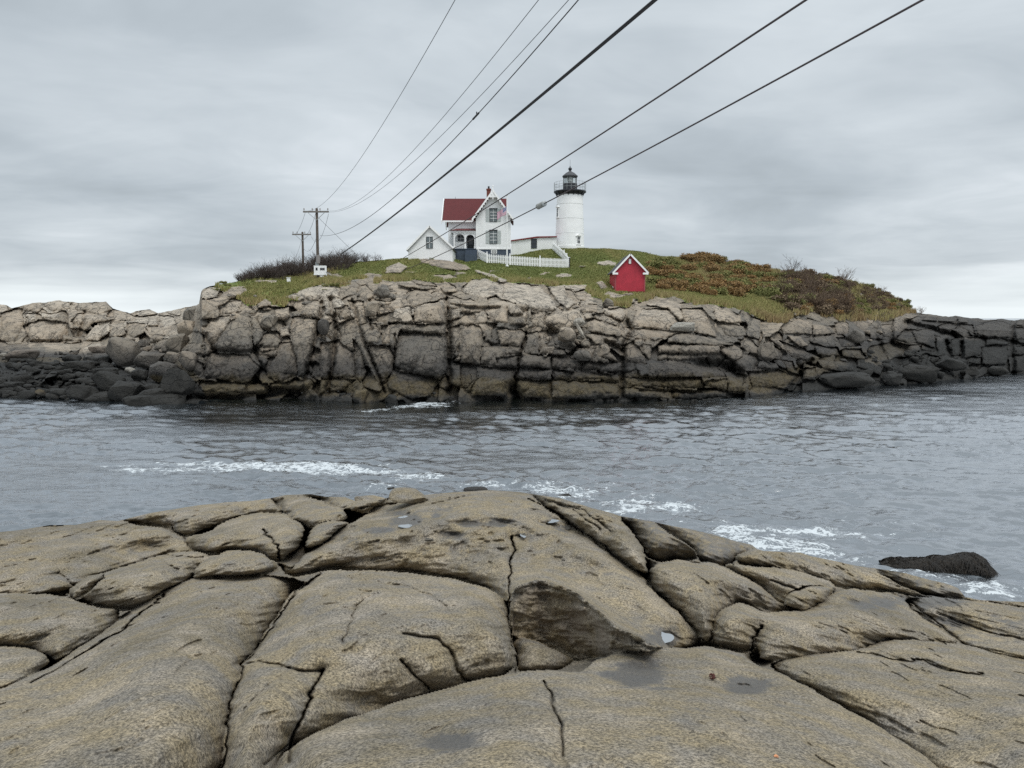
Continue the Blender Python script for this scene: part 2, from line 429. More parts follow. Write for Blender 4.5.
def build_sea():
    pys = np.concatenate([np.linspace(1000, 640, 30)[:-1], np.arange(640, 372, -0.72)])
    D = H*F/(pys-318)
    D = np.concatenate([D, np.geomspace(D[-1]*1.012, 16000, 70)])
    tx = np.concatenate([np.linspace(-2.2, -.80, 40)[:-1], np.linspace(-.80, .80, 1340), np.linspace(.80, 2.2, 40)[1:]])
    X = D[:, None]*tx[None, :]; Y = np.repeat(D[:, None], len(tx), 1)
    row = np.gradient(D)[:, None]; Z = np.zeros_like(X)
    r = np.random.default_rng(3)
    for i in range(46):
        lam = 0.34*(1.075**i) if i < 34 else r.uniform(.5, 1.8)
        th = math.radians(90+r.normal(-14, 34)); k = 2*math.pi/lam
        kx, ky = k*math.cos(th), k*math.sin(th)
        att = np.clip((lam/np.abs(math.sin(th)+.15))/(2.6*row)-.35, 0, 1)
        ph = kx*X+ky*Y+r.uniform(0, 6.28)+.9*vnoise(X*.23+i, Y*.23, i)
        Z += att*.0050*lam**.62*(np.sin(ph)+.25*np.sin(2*ph+1.2))
    Z *= np.clip(1+2.2*fbm(X*.05, Y*.09, 3, 55), .45, 1.7)
    chop = fbm(X*.9, Y*1.5, 4, 5); Z += .014*chop*np.clip(1.2/row/2-.2, 0, 1)
    # outside the channel the water is a little rougher; calm it near nothing else
    px = 512+F*(X/Y)*(CT); py = 318+H*F/Y
    n_a = fbm(X*.55, Y*1.3, 5, 31); n_b = ridged(X*.8, Y*1.9, 4, 77); n_c = fbm(X*2.2, Y*4.5, 3, 12)
    foam = np.zeros_like(X)
    def blob(cx, cy, rx, ry, s, rot=0.0):
        a = math.radians(rot); dx = px-cx; dy = py-cy
        u = (dx*math.cos(a)+dy*math.sin(a))/rx; v = (-dx*math.sin(a)+dy*math.cos(a))/ry
        return s*np.exp(-(u*u+v*v))
    B = [(240, 404, 50, 1.6, .42, 0), (330, 402, 40, 1.5, .4, 0), (520, 402, 45, 1.6, .55, 0), (600, 403, 40, 1.5, .45, 0), (690, 402, 50, 1.6, .5, -2), (790, 395, 40, 1.5, .45, -8), (930, 381, 50, 1.2, .45, -5), (150, 407, 50, 1.6, .45, 0), (760, 530, 330, 45, .20, 6), (250, 470, 200, 16, .22, 0), (330, 470, 75, 5, 1.25, 1), (400, 477, 70, 5, 1.1, 3), (260, 468, 80, 5, .62, -2), (160, 470, 100, 9, .55, 0), (215, 483, 60, 3, .3, 0),
         (430, 405, 32, 3.2, 1.5, -6), (400, 409, 60, 3, .7, -4), (365, 420, 40, 3, .35, -8),
         (620, 505, 90, 22, .50, 8), (575, 498, 40, 7, .75, 10), (690, 522, 80, 14, .66, 15), (745, 540, 50, 10, .85, 15), (800, 535, 90, 14, .62, 5), (720, 497, 100, 12, .33, 3),
         (820, 556, 45, 8, 1.0, 10), (975, 590, 60, 9, 1.15, 6), (1010, 600, 60, 8, .9, 0), (900, 575, 60, 8, .6, 10), (930, 530, 140, 14, .42, 0), (1000, 560, 60, 14, .55, 0), (870, 510, 140, 12, .25, 0),
         (375, 491, 30, 5, .8, -4), (480, 487, 60, 4, .55, 0), (545, 486, 60, 6, .42, 0), (1000, 376, 40, 1.5, .5, 0), (860, 388, 60, 2, .4, -5), (60, 399, 90, 2, .4, 0)]
    for b in B: b = (*b[:4], b[4]*(1.35 if b[0] < 450 else .9), b[5]); foam = np.maximum(foam, 0)+blob(*b)
    f = foam*(.62+.9*n_a)+.30*foam*n_b
    f = np.clip(f*.9, 0, .95)
    f *= (px > -300)
    Z += .05*np.clip(f, 0, 1)*np.clip(1-Y/90, 0, 1)
    # dark reflection of the cliff, painted into the water colour at its foot
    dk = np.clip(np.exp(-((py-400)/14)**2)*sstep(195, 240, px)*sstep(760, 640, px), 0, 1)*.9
    V = np.stack([X, Y, Z], -1).reshape(-1, 3)
    M = np.stack([f, dk, np.zeros_like(f), np.ones_like(f)], -1).reshape(-1, 4)
    o = link('sea', mesh_np('sea', V, grid_faces(*X.shape), M_SEA, True, {'mask': M}))
    tag(o, 'rippled grey sea water filling the channel and reaching the horizon', kind='structure')
build_sea()

# ================================================================ island: traced rock outlines (crop coordinates -> picture coordinates)
CROPS = {1: (0, 290, .1758), 2: (180, 280, .1693), 3: (320, 270, .1822), 4: (460, 270, .1822), 5: (600, 280, .1693), 6: (740, 250, .1953), 7: (880, 290, .1433), 8: (340, 240, .2734)}
TRACE = {
2: """150,450 200,430 410,445 475,520 400,610 250,590 150,570|110,590 400,612 375,670 110,660|385,615 520,610 520,680 380,675|200,380 300,240 400,190 415,230 430,300 430,400 410,440 220,430|140,290 180,240 290,210 300,238 200,378 215,420 150,440|418,205 450,215 490,300 480,360 435,390|455,200 540,195 555,240 530,280 470,260|440,400 500,310 570,300 600,360 580,400|420,430 580,408 560,460 470,450|575,290 640,270 650,330 600,335|660,220 700,208 808,230 800,380 740,560 700,570 690,470 650,360|715,170 780,110 850,110 830,226 710,202|590,370 658,362 688,472 698,560 600,600 520,570 500,520 560,470|470,460 525,475 490,520 470,500|530,610 740,590 720,650 530,640|120,90 170,45 240,40 220,100 130,110|115,120 225,105 300,40 390,30 400,70 300,110 220,220 120,235|225,160 280,130 370,120 350,190 240,205|450,140 500,105 545,130 540,155 460,165|610,100 720,55 850,20 945,40 945,108 860,106 780,100 700,120|560,180 640,160 650,210 620,240 560,235|430,0 580,0 560,20 440,20|0,480 80,460 140,500 135,560 30,570|30,380 120,370 140,440 60,440""",
3: """0,400 100,380 180,460 190,590 0,590|0,595 205,600 140,660 0,680|180,380 230,420 260,560 220,620 192,590 190,470|262,412 380,412 408,470 398,560 330,630 290,540|150,170 240,170 260,280 250,400 340,640 310,610 200,390 190,250|30,170 110,160 140,190 70,250 30,240|75,212 150,197 185,270 110,275|70,272 110,292 60,350 40,340|260,190 330,175 330,240 280,255|325,110 350,95 420,150 380,175 325,165|210,90 250,80 310,140 250,170 205,140|215,297 310,292 328,350 318,400 260,400|332,305 385,302 383,400 340,405|410,210 500,197 513,290 400,285|517,205 600,182 660,172 690,290 517,288|470,160 520,100 580,105 625,150 600,178 510,205|380,302 430,287 515,294 690,297 690,350 640,348 440,328 420,400 400,430 380,400|435,335 640,352 700,370 700,560 650,590 500,558 410,530 415,420|400,552 560,572 655,602 610,690 500,710 375,650 375,600|690,150 770,160 800,210 690,210|772,160 878,190 878,230 800,235|702,322 760,302 850,302 868,335 780,400 720,478 700,420|872,342 878,520 732,500 782,420|710,520 878,527 878,660 820,670 710,620|730,300 800,240 848,240 850,300|420,80 560,65 640,100 600,108 470,95|660,95 740,90 760,120 680,125""",
4: """10,100 60,50 150,45 240,90 240,140 120,150 20,130|250,110 300,70 430,85 510,160 535,215 480,235 390,225 370,190 290,180 230,140|150,150 200,140 260,180 260,290 160,285|0,170 60,155 140,210 0,235|270,190 330,205 345,240 270,240|265,255 360,250 370,300 270,300|390,230 470,235 458,320 395,300|472,240 650,207 695,270 660,325 500,330 465,300|480,95 575,85 585,150 640,180 590,215 540,180|575,100 620,120 665,180 600,150|655,190 750,190 755,235 670,235|620,115 700,120 690,165 660,165|695,290 740,270 878,320 878,368 700,335|725,240 780,235 878,285 870,312 740,265|780,210 878,210 878,270 800,250|690,350 850,360 870,390 810,430 740,410|640,335 690,360 720,425 670,420 640,370|500,350 600,350 640,420 590,460 520,400|640,430 745,430 720,490 640,475|755,430 790,420 870,500 760,480|500,440 580,435 580,468 500,468|205,330 340,325 375,360 345,410 220,410|375,347 430,332 435,465 350,460|437,332 480,330 495,430 470,463 437,460|0,300 110,305 130,350 105,515 0,510|115,420 240,412 345,422 330,460 250,468 190,528 115,515|325,467 498,472 493,540 320,530|200,482 323,467 313,530 195,530|502,477 680,492 670,543 502,540|682,497 870,512 870,560 682,545|100,532 308,537 285,640 250,690 60,690 60,650 100,590|0,525 93,532 95,600 40,650 0,650|312,542 508,547 498,600 300,595|297,607 500,602 503,705 360,700 290,640|512,547 870,577 870,605 512,600|507,605 870,612 870,700 690,710 505,700|80,240 130,220 155,250 140,290 85,300|135,330 175,330 170,390 135,390""",
5: """5,165 140,170 155,200 125,245 60,215|135,260 170,180 213,180 190,268|192,270 250,170 400,167 468,240 430,290 250,280|410,270 470,255 560,285 550,305 490,305 420,295|275,140 400,118 480,140 500,230 470,238 400,163 270,150|470,170 600,165 690,260 688,335 560,310 500,250|665,190 740,165 830,210 840,250 780,253 692,240|842,200 945,240 945,350 850,330 870,270|700,250 780,257 850,272 870,332 770,335 740,320|140,277 430,297 480,310 380,340 250,355 140,330|300,340 380,342 320,360 300,350|400,345 470,312 560,322 800,378 700,383 400,370|340,390 380,380 640,382 740,387 700,430 490,433 340,430|335,437 500,437 650,442 600,475 340,475|700,392 790,387 840,420 840,470 790,480 720,430|810,347 880,357 945,402 945,430 850,410|130,390 220,380 260,450 280,500 150,490|240,380 305,387 295,480 260,440|290,490 430,477 700,522 750,570 620,580 290,567|140,577 600,572 625,625 610,640 160,625|620,592 750,582 750,650 630,630|140,637 408,652 408,700 140,690|417,647 700,652 760,690 500,710 417,700|800,480 850,437 930,470 900,570 800,550|757,560 880,620 870,665 757,655|0,490 125,490 135,540 0,545""",
6: """205,400 300,350 368,370 368,430 220,432|372,377 460,390 490,430 375,432|240,440 310,445 350,490 300,495|375,440 480,440 490,500 380,483 330,450|380,492 500,497 510,545 400,535|495,450 600,450 620,490 520,500|0,455 60,460 105,510 100,545 0,500|110,490 180,485 220,530 210,565 130,555|150,450 210,455 265,520 240,530|200,460 330,515 410,550 390,590 260,545|390,560 580,582 600,630 430,610|430,625 640,637 670,690 560,700 400,660|600,560 700,550 735,590 720,640 600,600|650,400 700,400 725,455 670,455|725,380 780,380 775,450 735,440|787,350 819,330 819,480 790,480 780,400|210,562 270,570 300,640 250,620|310,610 388,600 388,670 330,660|520,510 620,500 640,560 530,545|480,370 550,370 560,430 500,438|100,565 190,580 200,610 90,600|30,620 190,612 310,650 340,680 200,700 60,700|725,655 780,630 819,640 819,690 740,680|410,225 460,225 460,250 420,245|605,220 650,215 655,235 615,240""",
7: """95,200 180,160 260,175 180,270 100,350|180,215 250,180 400,220 400,268 290,270 190,258|222,292 380,292 383,400 260,370|100,350 150,290 218,292 260,370 180,372|392,325 455,330 460,450 400,465|490,350 560,340 558,465 500,465|402,250 480,230 540,260 480,300 410,280|500,275 600,272 650,320 580,330|542,240 650,237 668,310 600,280|662,247 850,222 930,242 938,338 800,328 740,333 672,308|947,210 1005,210 1005,260 950,260|947,270 1005,267 1005,350 950,345|742,342 830,332 910,370 860,383 740,380|582,332 680,322 738,370 698,460 592,470|702,397 880,392 893,470 870,520 720,520|892,392 1005,387 1005,450 900,460|892,470 1005,462 1005,570 910,570|590,477 710,472 700,520 620,510|290,210 340,160 400,180 400,215|412,180 540,190 530,228 410,225|542,182 620,210 620,235 550,230|630,202 790,190 820,212 700,230|120,480 200,480 210,520 120,520|140,375 270,380 280,420 230,450 140,420|282,380 383,402 383,430 290,415""",
1: """0,80 40,80 55,110 0,150|0,130 60,112 130,102 138,200 80,300 0,290|132,90 200,70 250,100 220,128 140,118|145,130 220,127 200,168 145,200|202,65 330,55 400,70 400,108 300,118 252,90|145,212 220,168 310,172 388,192 380,250 340,300 180,300 150,250|230,132 340,127 340,165 240,158|385,217 470,212 480,270 420,258|360,252 450,272 455,300 360,305|402,70 490,70 600,60 640,108 560,138 440,118|440,130 560,147 660,160 540,188 480,230 400,180|470,290 540,202 620,182 640,228 560,290|642,110 700,110 780,160 770,178 650,170|625,192 700,192 718,250 650,280 620,260|722,187 760,182 828,192 818,250 760,270 725,250|770,130 830,110 900,130 850,148 790,148|842,152 898,152 898,200 842,200|902,140 990,152 1000,190 930,220|950,120 1024,107 1024,148 960,138|830,212 920,212 940,260 850,260|890,282 1000,272 1024,330 880,320|20,310 140,300 190,340 60,350""",
8: """160,100 215,80 250,95 220,125 165,125|270,65 400,70 460,90 482,108 460,116 380,108 300,88|310,128 400,124 450,142 380,150|482,103 560,125 620,150 600,158 500,125|935,80 975,72 1012,80 1008,98 940,95|930,150 960,150 990,185 950,180|870,90 905,92 900,100 872,100|245,140 330,150 360,175 280,165|0,60 60,50 120,75 40,85|1030,12 1050,8 1080,20 1040,24""",
}
POLYS = []
for k, s in TRACE.items():
    ox, oy, sc = CROPS[k]
    for ps in s.split('|'):
        POLYS.append((k, [(ox+float(a)*sc, oy+float(b)*sc) for a, b in (q.split(',') for q in ps.split())]))

KN = [(-420, [(397, 0), (372, 72), (350, 84), (341, 92), (318, 96), (308, 104)]), (-150, [(397, 0), (372, 70), (350, 82), (341, 90), (318, 93), (303, 98)]),
      (0, [(397, 0), (372, 69), (352, 84), (342, 92), (320, 95), (303, 99)]), (100, [(400, 0), (375, 67), (355, 80), (341, 92), (318, 95), (301, 99)]),
      (150, [(402, 0), (385, 63), (365, 71), (345, 84), (325, 92), (310, 100)]), (176, [(403, 0), (385, 61.8), (358, 65.5), (340, 76), (325, 87), (307, 98)]), (192, [(403, 0), (385, 61.4), (355, 62.8), (335, 70), (320, 84), (305, 98)]),
      (202, [(401, 0), (380, 61.5), (350, 62.5), (320, 64), (300, 66), (289, 70)]), (240, [(400, 0), (380, 62), (345, 63), (315, 65), (295, 69), (278, 80)]),
      (300, [(400, 0), (380, 62), (345, 63), (315, 65), (290, 70), (270, 92)]), (340, [(401, 0), (380, 61.5), (345, 63), (310, 65), (284, 71), (262, 92)]),
      (430, [(402, 0), (380, 61.2), (345, 62.5), (305, 65), (284, 71), (257, 92)]), (500, [(401, 0), (380, 61.5), (345, 62.7), (305, 65), (283, 73), (257, 98)]),
      (560, [(401, 0), (380, 61.5), (345, 62.7), (308, 66), (285, 77), (250, 112)]), (620, [(401, 0), (380, 61.5), (345, 63), (312, 67), (292, 80), (250, 112)]),
      (700, [(400, 0), (380, 62), (345, 64.5), (318, 69), (300, 77), (257, 110)]), (760, [(395, 0), (378, 66), (348, 69), (322, 73), (303, 80), (262, 108)]),
      (800, [(391, 0), (375, 70), (350, 73), (325, 77), (305, 84), (268, 105)]), (870, [(386, 0), (370, 76), (350, 80), (330, 85), (310, 93), (284, 105)]),
      (905, [(384, 0), (368, 80), (350, 84), (332, 88), (318, 92), (304, 100)]), (925, [(382, 0), (365, 82), (345, 86), (328, 89), (320, 92), (313, 98)]),
      (1024, [(373, 0), (358, 93), (345, 95), (332, 98), (325, 101), (320, 107)]), (1250, [(366, 0), (352, 104), (343, 107), (334, 110), (328, 114), (323, 122)])]
SKY = [(-420, 308), (-150, 304), (0, 304), (6, 304), (12, 308), (25, 304), (45, 301), (60, 300), (80, 302), (100, 301), (106, 301), (113, 308), (130, 313), (135, 311), (150, 308), (158, 313), (172, 310),
       (180, 308), (190, 306), (196, 305), (199, 304), (201, 292), (203, 289), (210, 286), (222, 284), (235, 282), (245, 278), (300, 272), (340, 264), (380, 261), (405, 259), (414, 258), (430, 257), (447, 258), (465, 262), (478, 259), (500, 257), (520, 255),
       (530, 252.5), (545, 250), (560, 249), (585, 249), (605, 249.5), (640, 252), (660, 257), (690, 259), (700, 257.5), (716, 257.5), (722, 263), (760, 269), (800, 273), (840, 279), (870, 286), (890, 294), (905, 304), (915, 312), (922, 313), (935, 314), (943, 316), (960, 315), (972, 318), (985, 319),
       (1000, 318.3), (1024, 318.8), (1250, 320)]
KN = [(x, [(p, d+(i == 2)*.8+(i == 3)*2.0+(i == 4)*2.2 if 220 < x < 770 else d) for i, (p, d) in enumerate(k)]) for x, k in KN]
CLEFT = [([(331, 300), (336, 330), (333, 360), (328, 392)], 3, 2.2), ([(322, 303), (318, 330), (312, 350), (305, 378)], 2.2, 1.8), ([(352, 300), (362, 335), (374, 365), (384, 392)], 1.8, 1.2), ([(370, 300), (371, 330)], 1.6, 1.),
 ([(395, 335), (394, 370)], 1.5, 1.), ([(447, 300), (449, 340), (449, 392)], 3, 2.4), ([(526, 333), (520, 355), (514, 392)], 1.5, 1.6), ([(512, 388), (516, 397)], 5, 2.), ([(606, 342), (622, 350), (630, 332), (628, 322)], 3, 2.),
 ([(623, 352), (622, 396)], 2.6, 1.5), ([(550, 332), (562, 343), (575, 352)], 5, 1.6), ([(700, 362), (722, 366), (738, 372)], 4.5, 2.2), ([(760, 345), (772, 362)], 3, 1.4), ([(786, 392), (800, 375), (812, 360)], 2.4, 1.3),
 ([(876, 330), (882, 352)], 3, 1.4), ([(893, 344), (905, 350), (900, 362)], 5, 2.), ([(905, 322), (930, 328), (955, 336)], 2.6, 1.8), ([(946, 342), (950, 357)], 2.2, 1.8), ([(962, 343), (962, 358)], 1.6, 1.6), ([(1012, 328), (1013, 372)], 2.4, 1.8),
 ([(975, 336), (1000, 340), (1024, 345)], 1.6, 1.2), ([(185, 398), (230, 398), (300, 393)], 3.4, 1.5), ([(270, 390), (303, 391)], 3, 1.6), ([(640, 391), (700, 392)], 1.3, 1.), ([(205, 335), (215, 352)], 2.5, 1.3), ([(212, 350), (250, 352), (262, 345)], 1.5, .8),
 ([(28, 318), (28, 345)], 1.8, 1.), ([(80, 343), (60, 343), (32, 342)], 2., 1.2), ([(85, 312), (80, 335)], 1.8, 1.), ([(128, 312), (126, 335)], 1.5, .8), ([(160, 315), (158, 332)], 1.5, .8), ([(452, 304), (470, 308), (500, 308)], 1.6, .9), ([(254, 350), (262, 366), (255, 384)], 1.6, 1.2)]
def isl_knots(px):
    xs = [k[0] for k in KN]
    kp = np.array([[np.interp(px, xs, [k[1][i][0] for k in KN])][0] for i in range(6)])
    kd = np.array([[np.interp(px, xs, [k[1][i][1] for k in KN])][0] for i in range(6)])
    kd[0] = (H+.0)/(-ray(px, kp[0])[1])
    sk = np.interp(px, [s[0] for s in SKY], [s[1] for s in SKY])
    sk = sk+(1.3*fbm(px*.09, px*0, 3, 3)+.6)*((px < 197)+1.3*(px > 918))+.35*fbm(px*.2, px*0+5, 3, 8)
    kp[5] = sk
    kp[4] = np.maximum(kp[4], sk+1.5); kp[3] = np.maximum(kp[3], kp[4]+2)
    return kp, kd
def isl_D(px, py):
    """ground distance of the island at a direction"""
    px = np.atleast_1d(np.asarray(px, float)); py = np.atleast_1d(np.asarray(py, float))
    kp, kd = isl_knots(px); D = kd[0].copy()
    for i in range(5):
        t = np.clip((kp[i]-py)/(kp[i]-kp[i+1]), 0, 1)
        D = np.where(py < kp[i], kd[i]+(kd[i+1]-kd[i])*t, D)
    return D
def gD(px, py): return float(isl_D(px, py)[0])

VEGL = [(-420, 200), (200, 200), (208, 281), (222, 292), (245, 305), (262, 306), (280, 304), (300, 300), (310, 290), (322, 284), (345, 286), (360, 283), (380, 282), (410, 284), (430, 285), (455, 284), (470, 284), (500, 283), (540, 284), (565, 286), (580, 288), (592, 296), (605, 303), (620, 307), (640, 303), (655, 297), (680, 301),
        (700, 306), (730, 308), (752, 313), (768, 322), (776, 324), (790, 319), (810, 314), (830, 316), (845, 322), (860, 320), (885, 322), (900, 317), (915, 313), (940, 200), (1250, 200)]
def build_island():
    px = np.concatenate([np.linspace(-420, -60, 70)[:-1], np.arange(-60, 1085, .78), np.linspace(1085, 1250, 40)[1:]])
    kp, kd = isl_knots(px)
    nseg = [30, 40, 48, 34, 44]
    PY = []; DD = []
    for i in range(5):
        t = np.linspace(0, 1, nseg[i]+1)[:-1][:, None]
        PY.append(kp[i]+(kp[i+1]-kp[i])*t)
        DD.append(kd[i]+(kd[i+1]-kd[i])*t)
    PY.append(kp[5][None]); DD.append(kd[5][None])
    PY = np.concatenate(PY); DD = np.concatenate(DD)
    for _ in range(3): DD[1:-1] = .25*DD[:-2]+.5*DD[1:-1]+.25*DD[2:]
    PX = np.repeat(px[None], len(PY), 0)
    dDdp = np.abs(np.gradient(DD, axis=0)/np.minimum(np.gradient(PY, axis=0), -.05))
    WX = PX+1.1*fbm(PX*.16, PY*.16, 3, 3); WY = PY+1.1*fbm(PX*.16+40, PY*.16, 3, 4)
    # background: small fractured blocks
    r = np.random.default_rng(11)
    F1 = np.full(PX.shape, 1e9); F2 = np.full(PX.shape, 1e9); ID = np.zeros(PX.shape, int)
    n = 850; sx = r.uniform(-420, 1250, n); kq, _ = isl_knots(sx); sy = kq[0]+4-(kq[0]-kq[5]+4)*r.uniform(0, 1, n)
    ang = r.normal(0, .5, n); asp = r.uniform(.45, 1.1, n); sz = r.uniform(.5, 1.9, n)
    for i in range(n):
        j0, j1 = np.searchsorted(px, (sx[i]-24, sx[i]+24))
        if j1 <= j0: continue
        dx = WX[:, j0:j1]-sx[i]; dy = WY[:, j0:j1]-sy[i]; c, s = math.cos(ang[i]), math.sin(ang[i])
        d = np.hypot((dx*c+dy*s)*asp[i], (-dx*s+dy*c)/asp[i]*1.15)/sz[i]
        f1 = F1[:, j0:j1]; f2 = F2[:, j0:j1]; q = ID[:, j0:j1]
        m = d < f1
        F2[:, j0:j1] = np.where(m, f1, np.minimum(f2, d)); ID[:, j0:j1] = np.where(m, i, q); F1[:, j0:j1] = np.where(m, d, f1)
    e = np.clip(F2-F1, 0, 20)
    rr = r.uniform(0, 1, n)[ID]; tt = r.uniform(0, 1, n)[ID]; tx = r.normal(0, .05, n)[ID]; ty = r.normal(0, .05, n)[ID]
    off = .55-.7*rr-.35*(1-np.exp(-e/2.6))+.12*np.exp(-e/.5)+tx*(PX-sx[ID])+(ty-.035)*(PY-sy[ID])
    tone = .12+.62*tt; rockin = np.zeros(PX.shape)
    crack = np.exp(-e/.45)*.18
    r2 = np.random.default_rng(5)
    for k, P in POLYS:
        P = np.array(P); x0, y0 = P.min(0)-3; x1, y1 = P.max(0)+3
        j0, j1 = np.searchsorted(px, (x0, x1))
        a = .5*abs(np.dot(P[:, 0], np.roll(P[:, 1], -1))-np.dot(P[:, 1], np.roll(P[:, 0], -1)))
        s = math.sqrt(a); sm = s*.085
        X = WX[:, j0:j1]; Y = WY[:, j0:j1]
        rnd = r2.uniform(0, 1, 6)
        d = poly_sd(P, X, Y)
        m = d > 0
        if not m.any(): continue
        b0 = -.15+1.0*rnd[0]; bb = min(.22*sm+.25, 1.25)
        w = .15*s+.8
        h = max(y1-y0-6, 3); v = np.clip((Y-y0-3)/h, 0, 1)
        o = -b0-bb*(1-np.exp(-d/w))+min(.30*sm, 1.1)*np.exp(-v/.22)*(1-.3*rnd[1])
        o += (rnd[2]-.5)*.035*(X-(x0+x1)/2)-.02*(Y-(y0+y1)/2)*rnd[3]
        cx, cy = X*.085, Y*.085
        o += .16*ridged(cx*.7+13*rnd[4], cy*.7, 3, int(rnd[5]*99))*min(1, sm/1.5)
        # a joint or two through large blocks
        if s > 22:
            q = np.abs(fbm(cx*.35+31*rnd[4], cy*.35, 2, int(rnd[4]*99)))
            jn = np.exp(-q/.022)*(d > 2); o += .14*jn
            crack[:, j0:j1] = np.where(m, np.maximum(.35*jn, 0), crack[:, j0:j1])
        else: crack[:, j0:j1] = np.where(m, 0, crack[:, j0:j1])
        jm = .5+.9*fbm(X*.12+7, Y*.12, 2, 15); o += .26*jm*np.exp(-d/.55)
        crack[:, j0:j1] = np.where(m, np.maximum(crack[:, j0:j1], .3*np.clip(jm, 0, 1)*np.exp(-d/.5)), crack[:, j0:j1])
        if k == 8: o = o*2.2
        off[:, j0:j1] = np.where(m, o, off[:, j0:j1])
        base = .30+.5*rnd[1]
        tone[:, j0:j1] = np.where(m, base, tone[:, j0:j1])
        rockin[:, j0:j1] = np.where(m, np.clip(d/1.2, 0, 1), rockin[:, j0:j1])
    # gaps between traced blocks in front of the cliff stay deep
    vl = np.interp(PX[0], [a for a, b in VEGL], [b for a, b in VEGL])[None]
    vegn = 3.4*fbm(PX*.10, PY*.2, 4, 21)+3.5*fbm(PX*.035, PY*.05, 2, 24)
    veg = sstep(-1.5, 2.0, vl-PY+vegn)*(1-rockin)
    # ledges of bare rock inside the brown slope on the right
    brown = sstep(740, 768, PX)*(1-sstep(0, 1, (PX < 0)*1.))
    brown = np.maximum(brown, sstep(655, 690, PX)*sstep(292, 282, PY))
    brown = np.maximum(brown, sstep(345, 330, PX)*sstep(284, 276, PY)*.8)
    rocky = sstep(.25, .5, fbm(PX*.09, PY*.25, 4, 61))*sstep(775, 800, PX)*sstep(296, 312, PY+.12*(900-PX))
    veg = veg*(1-rocky*.8)
    outc = sstep(.18, .34, fbm(PX*.05+3, PY*.17, 4, 63))*sstep(20, 6, vl-PY)*sstep(700, 640, PX)
    veg = veg*(1-outc*.95)
    off = off*(1-veg)+veg*(-.25+.18*fbm(PX*.2, PY*.5, 4, 8))
    crack *= (1-veg)
    slope = np.clip(dDdp, 0, 2.5)
    off = off*(1+1.1*slope*np.maximum(rockin > 0, sstep(190, 150, PX)*(PY > 356)*1.))
    # shingle beach and the flat stony shore at the left
    beach = np.exp(-((PY-347.5)/4.5)**2)*sstep(125, 100, PX)*sstep(-5, 25, PX)*(1-rockin)
    off = off*(1-beach)-.15*beach
    off += .12*fbm(PX*.45, PY*.45, 3, 51)*(1-veg)
    off += (.55*fbm(PX*.035, PY*.03, 2, 58)+.28*ridged(PX*.10+.03*PY, PY*.05, 3, 59))*(1-veg)*(1-beach)
    for ln, w, dp in CLEFT:
        L_ = np.array(ln); j0, j1 = np.searchsorted(px, (L_[:, 0].min()-14, L_[:, 0].max()+14))
        d = line_d(ln, WX[:, j0:j1]+1.2*fbm(PX[:, j0:j1]*.25, PY[:, j0:j1]*.25, 2, 70), WY[:, j0:j1])
        off[:, j0:j1] += 1.0*dp*np.exp(-(d/w)**2)
    ends = np.ones_like(off); ends[-1] = .15; ends[-2] = .5; off = off*ends
    Dn = DD+off
    A, Bv = ray(PX, PY)
    X = A*Dn; Y = Dn; Z = H+Bv*Dn
    dark = 1.25*sstep(880, 940, PX)+.55*sstep(760, 860, PX)*sstep(935, 880, PX)+.75*sstep(205, 170, PX)*sstep(352, 366, PY)-.5*sstep(205, 180, PX)*sstep(350, 340, PY)  # right end: wet rock, plus its shadows put into the colour
    dark += .5*sstep(210, 190, PX)*sstep(378, 385, PY)
    dark -= 1.3*beach+.5*sstep(205, 180, PX)*sstep(350, 335, PY)
    tone = tone+.30*sstep(345, 300, PY)*(1-.5*sstep(860, 920, PX))+.25*beach-.10*sstep(880, 930, PX)+.20*sstep(205, 180, PX)*sstep(352, 342, PY)
    # narrow joints are toned darker
    tone = tone*(1-.55*crack)
    # rows under the water and rows behind the skyline
    low = []
    for zz, dd in ((-.5, .15), (-2.5, .8)):
        Dl = Dn[0]+dd; low.append(np.stack([A[0]*Dn[0], Dl, np.full_like(Dl, zz)], -1))
    back = []
    Ds, Zs, As = Dn[-1], Z[-1], A[-1]
    for s in (.6, 1.5, 3, 5, 8, 12, 18, 26, 36, 48):
        los = H+Bv[-1]*(Ds+s)
        zz = np.minimum(los, Zs)-.02*s-.0065*s*s
        zz = np.maximum(np.minimum(zz, los-.05), -3) + 0*s
        back.append(np.stack([As*(Ds+s), Ds+s, zz], -1))
    top = np.stack([X, Y, Z], -1)
    V = np.concatenate([np.array(low[::-1]), top, np.array(back)])
    def pad(a, bk=None):
        return np.concatenate([np.repeat(a[:1], 2, 0), a, np.repeat(a[-1:], len(back), 0)])
    Mk = np.stack([pad(veg), pad(tone), pad(brown), pad(dark)], -1)
    o = link('island_ground', mesh_np('island_ground', V.reshape(-1, 3), grid_faces(V.shape[0], V.shape[1]), M_ISL, True, {'mask': Mk.reshape(-1, 4)}))
    tag(o, 'fractured granite cliffs and grassy top of the small island', kind='structure')
    return dict(px=px, X=X, Y=Y, Z=Z, PX=PX, PY=PY, veg=veg, brown=brown, rock=rockin, D=Dn)
ISL = build_island()
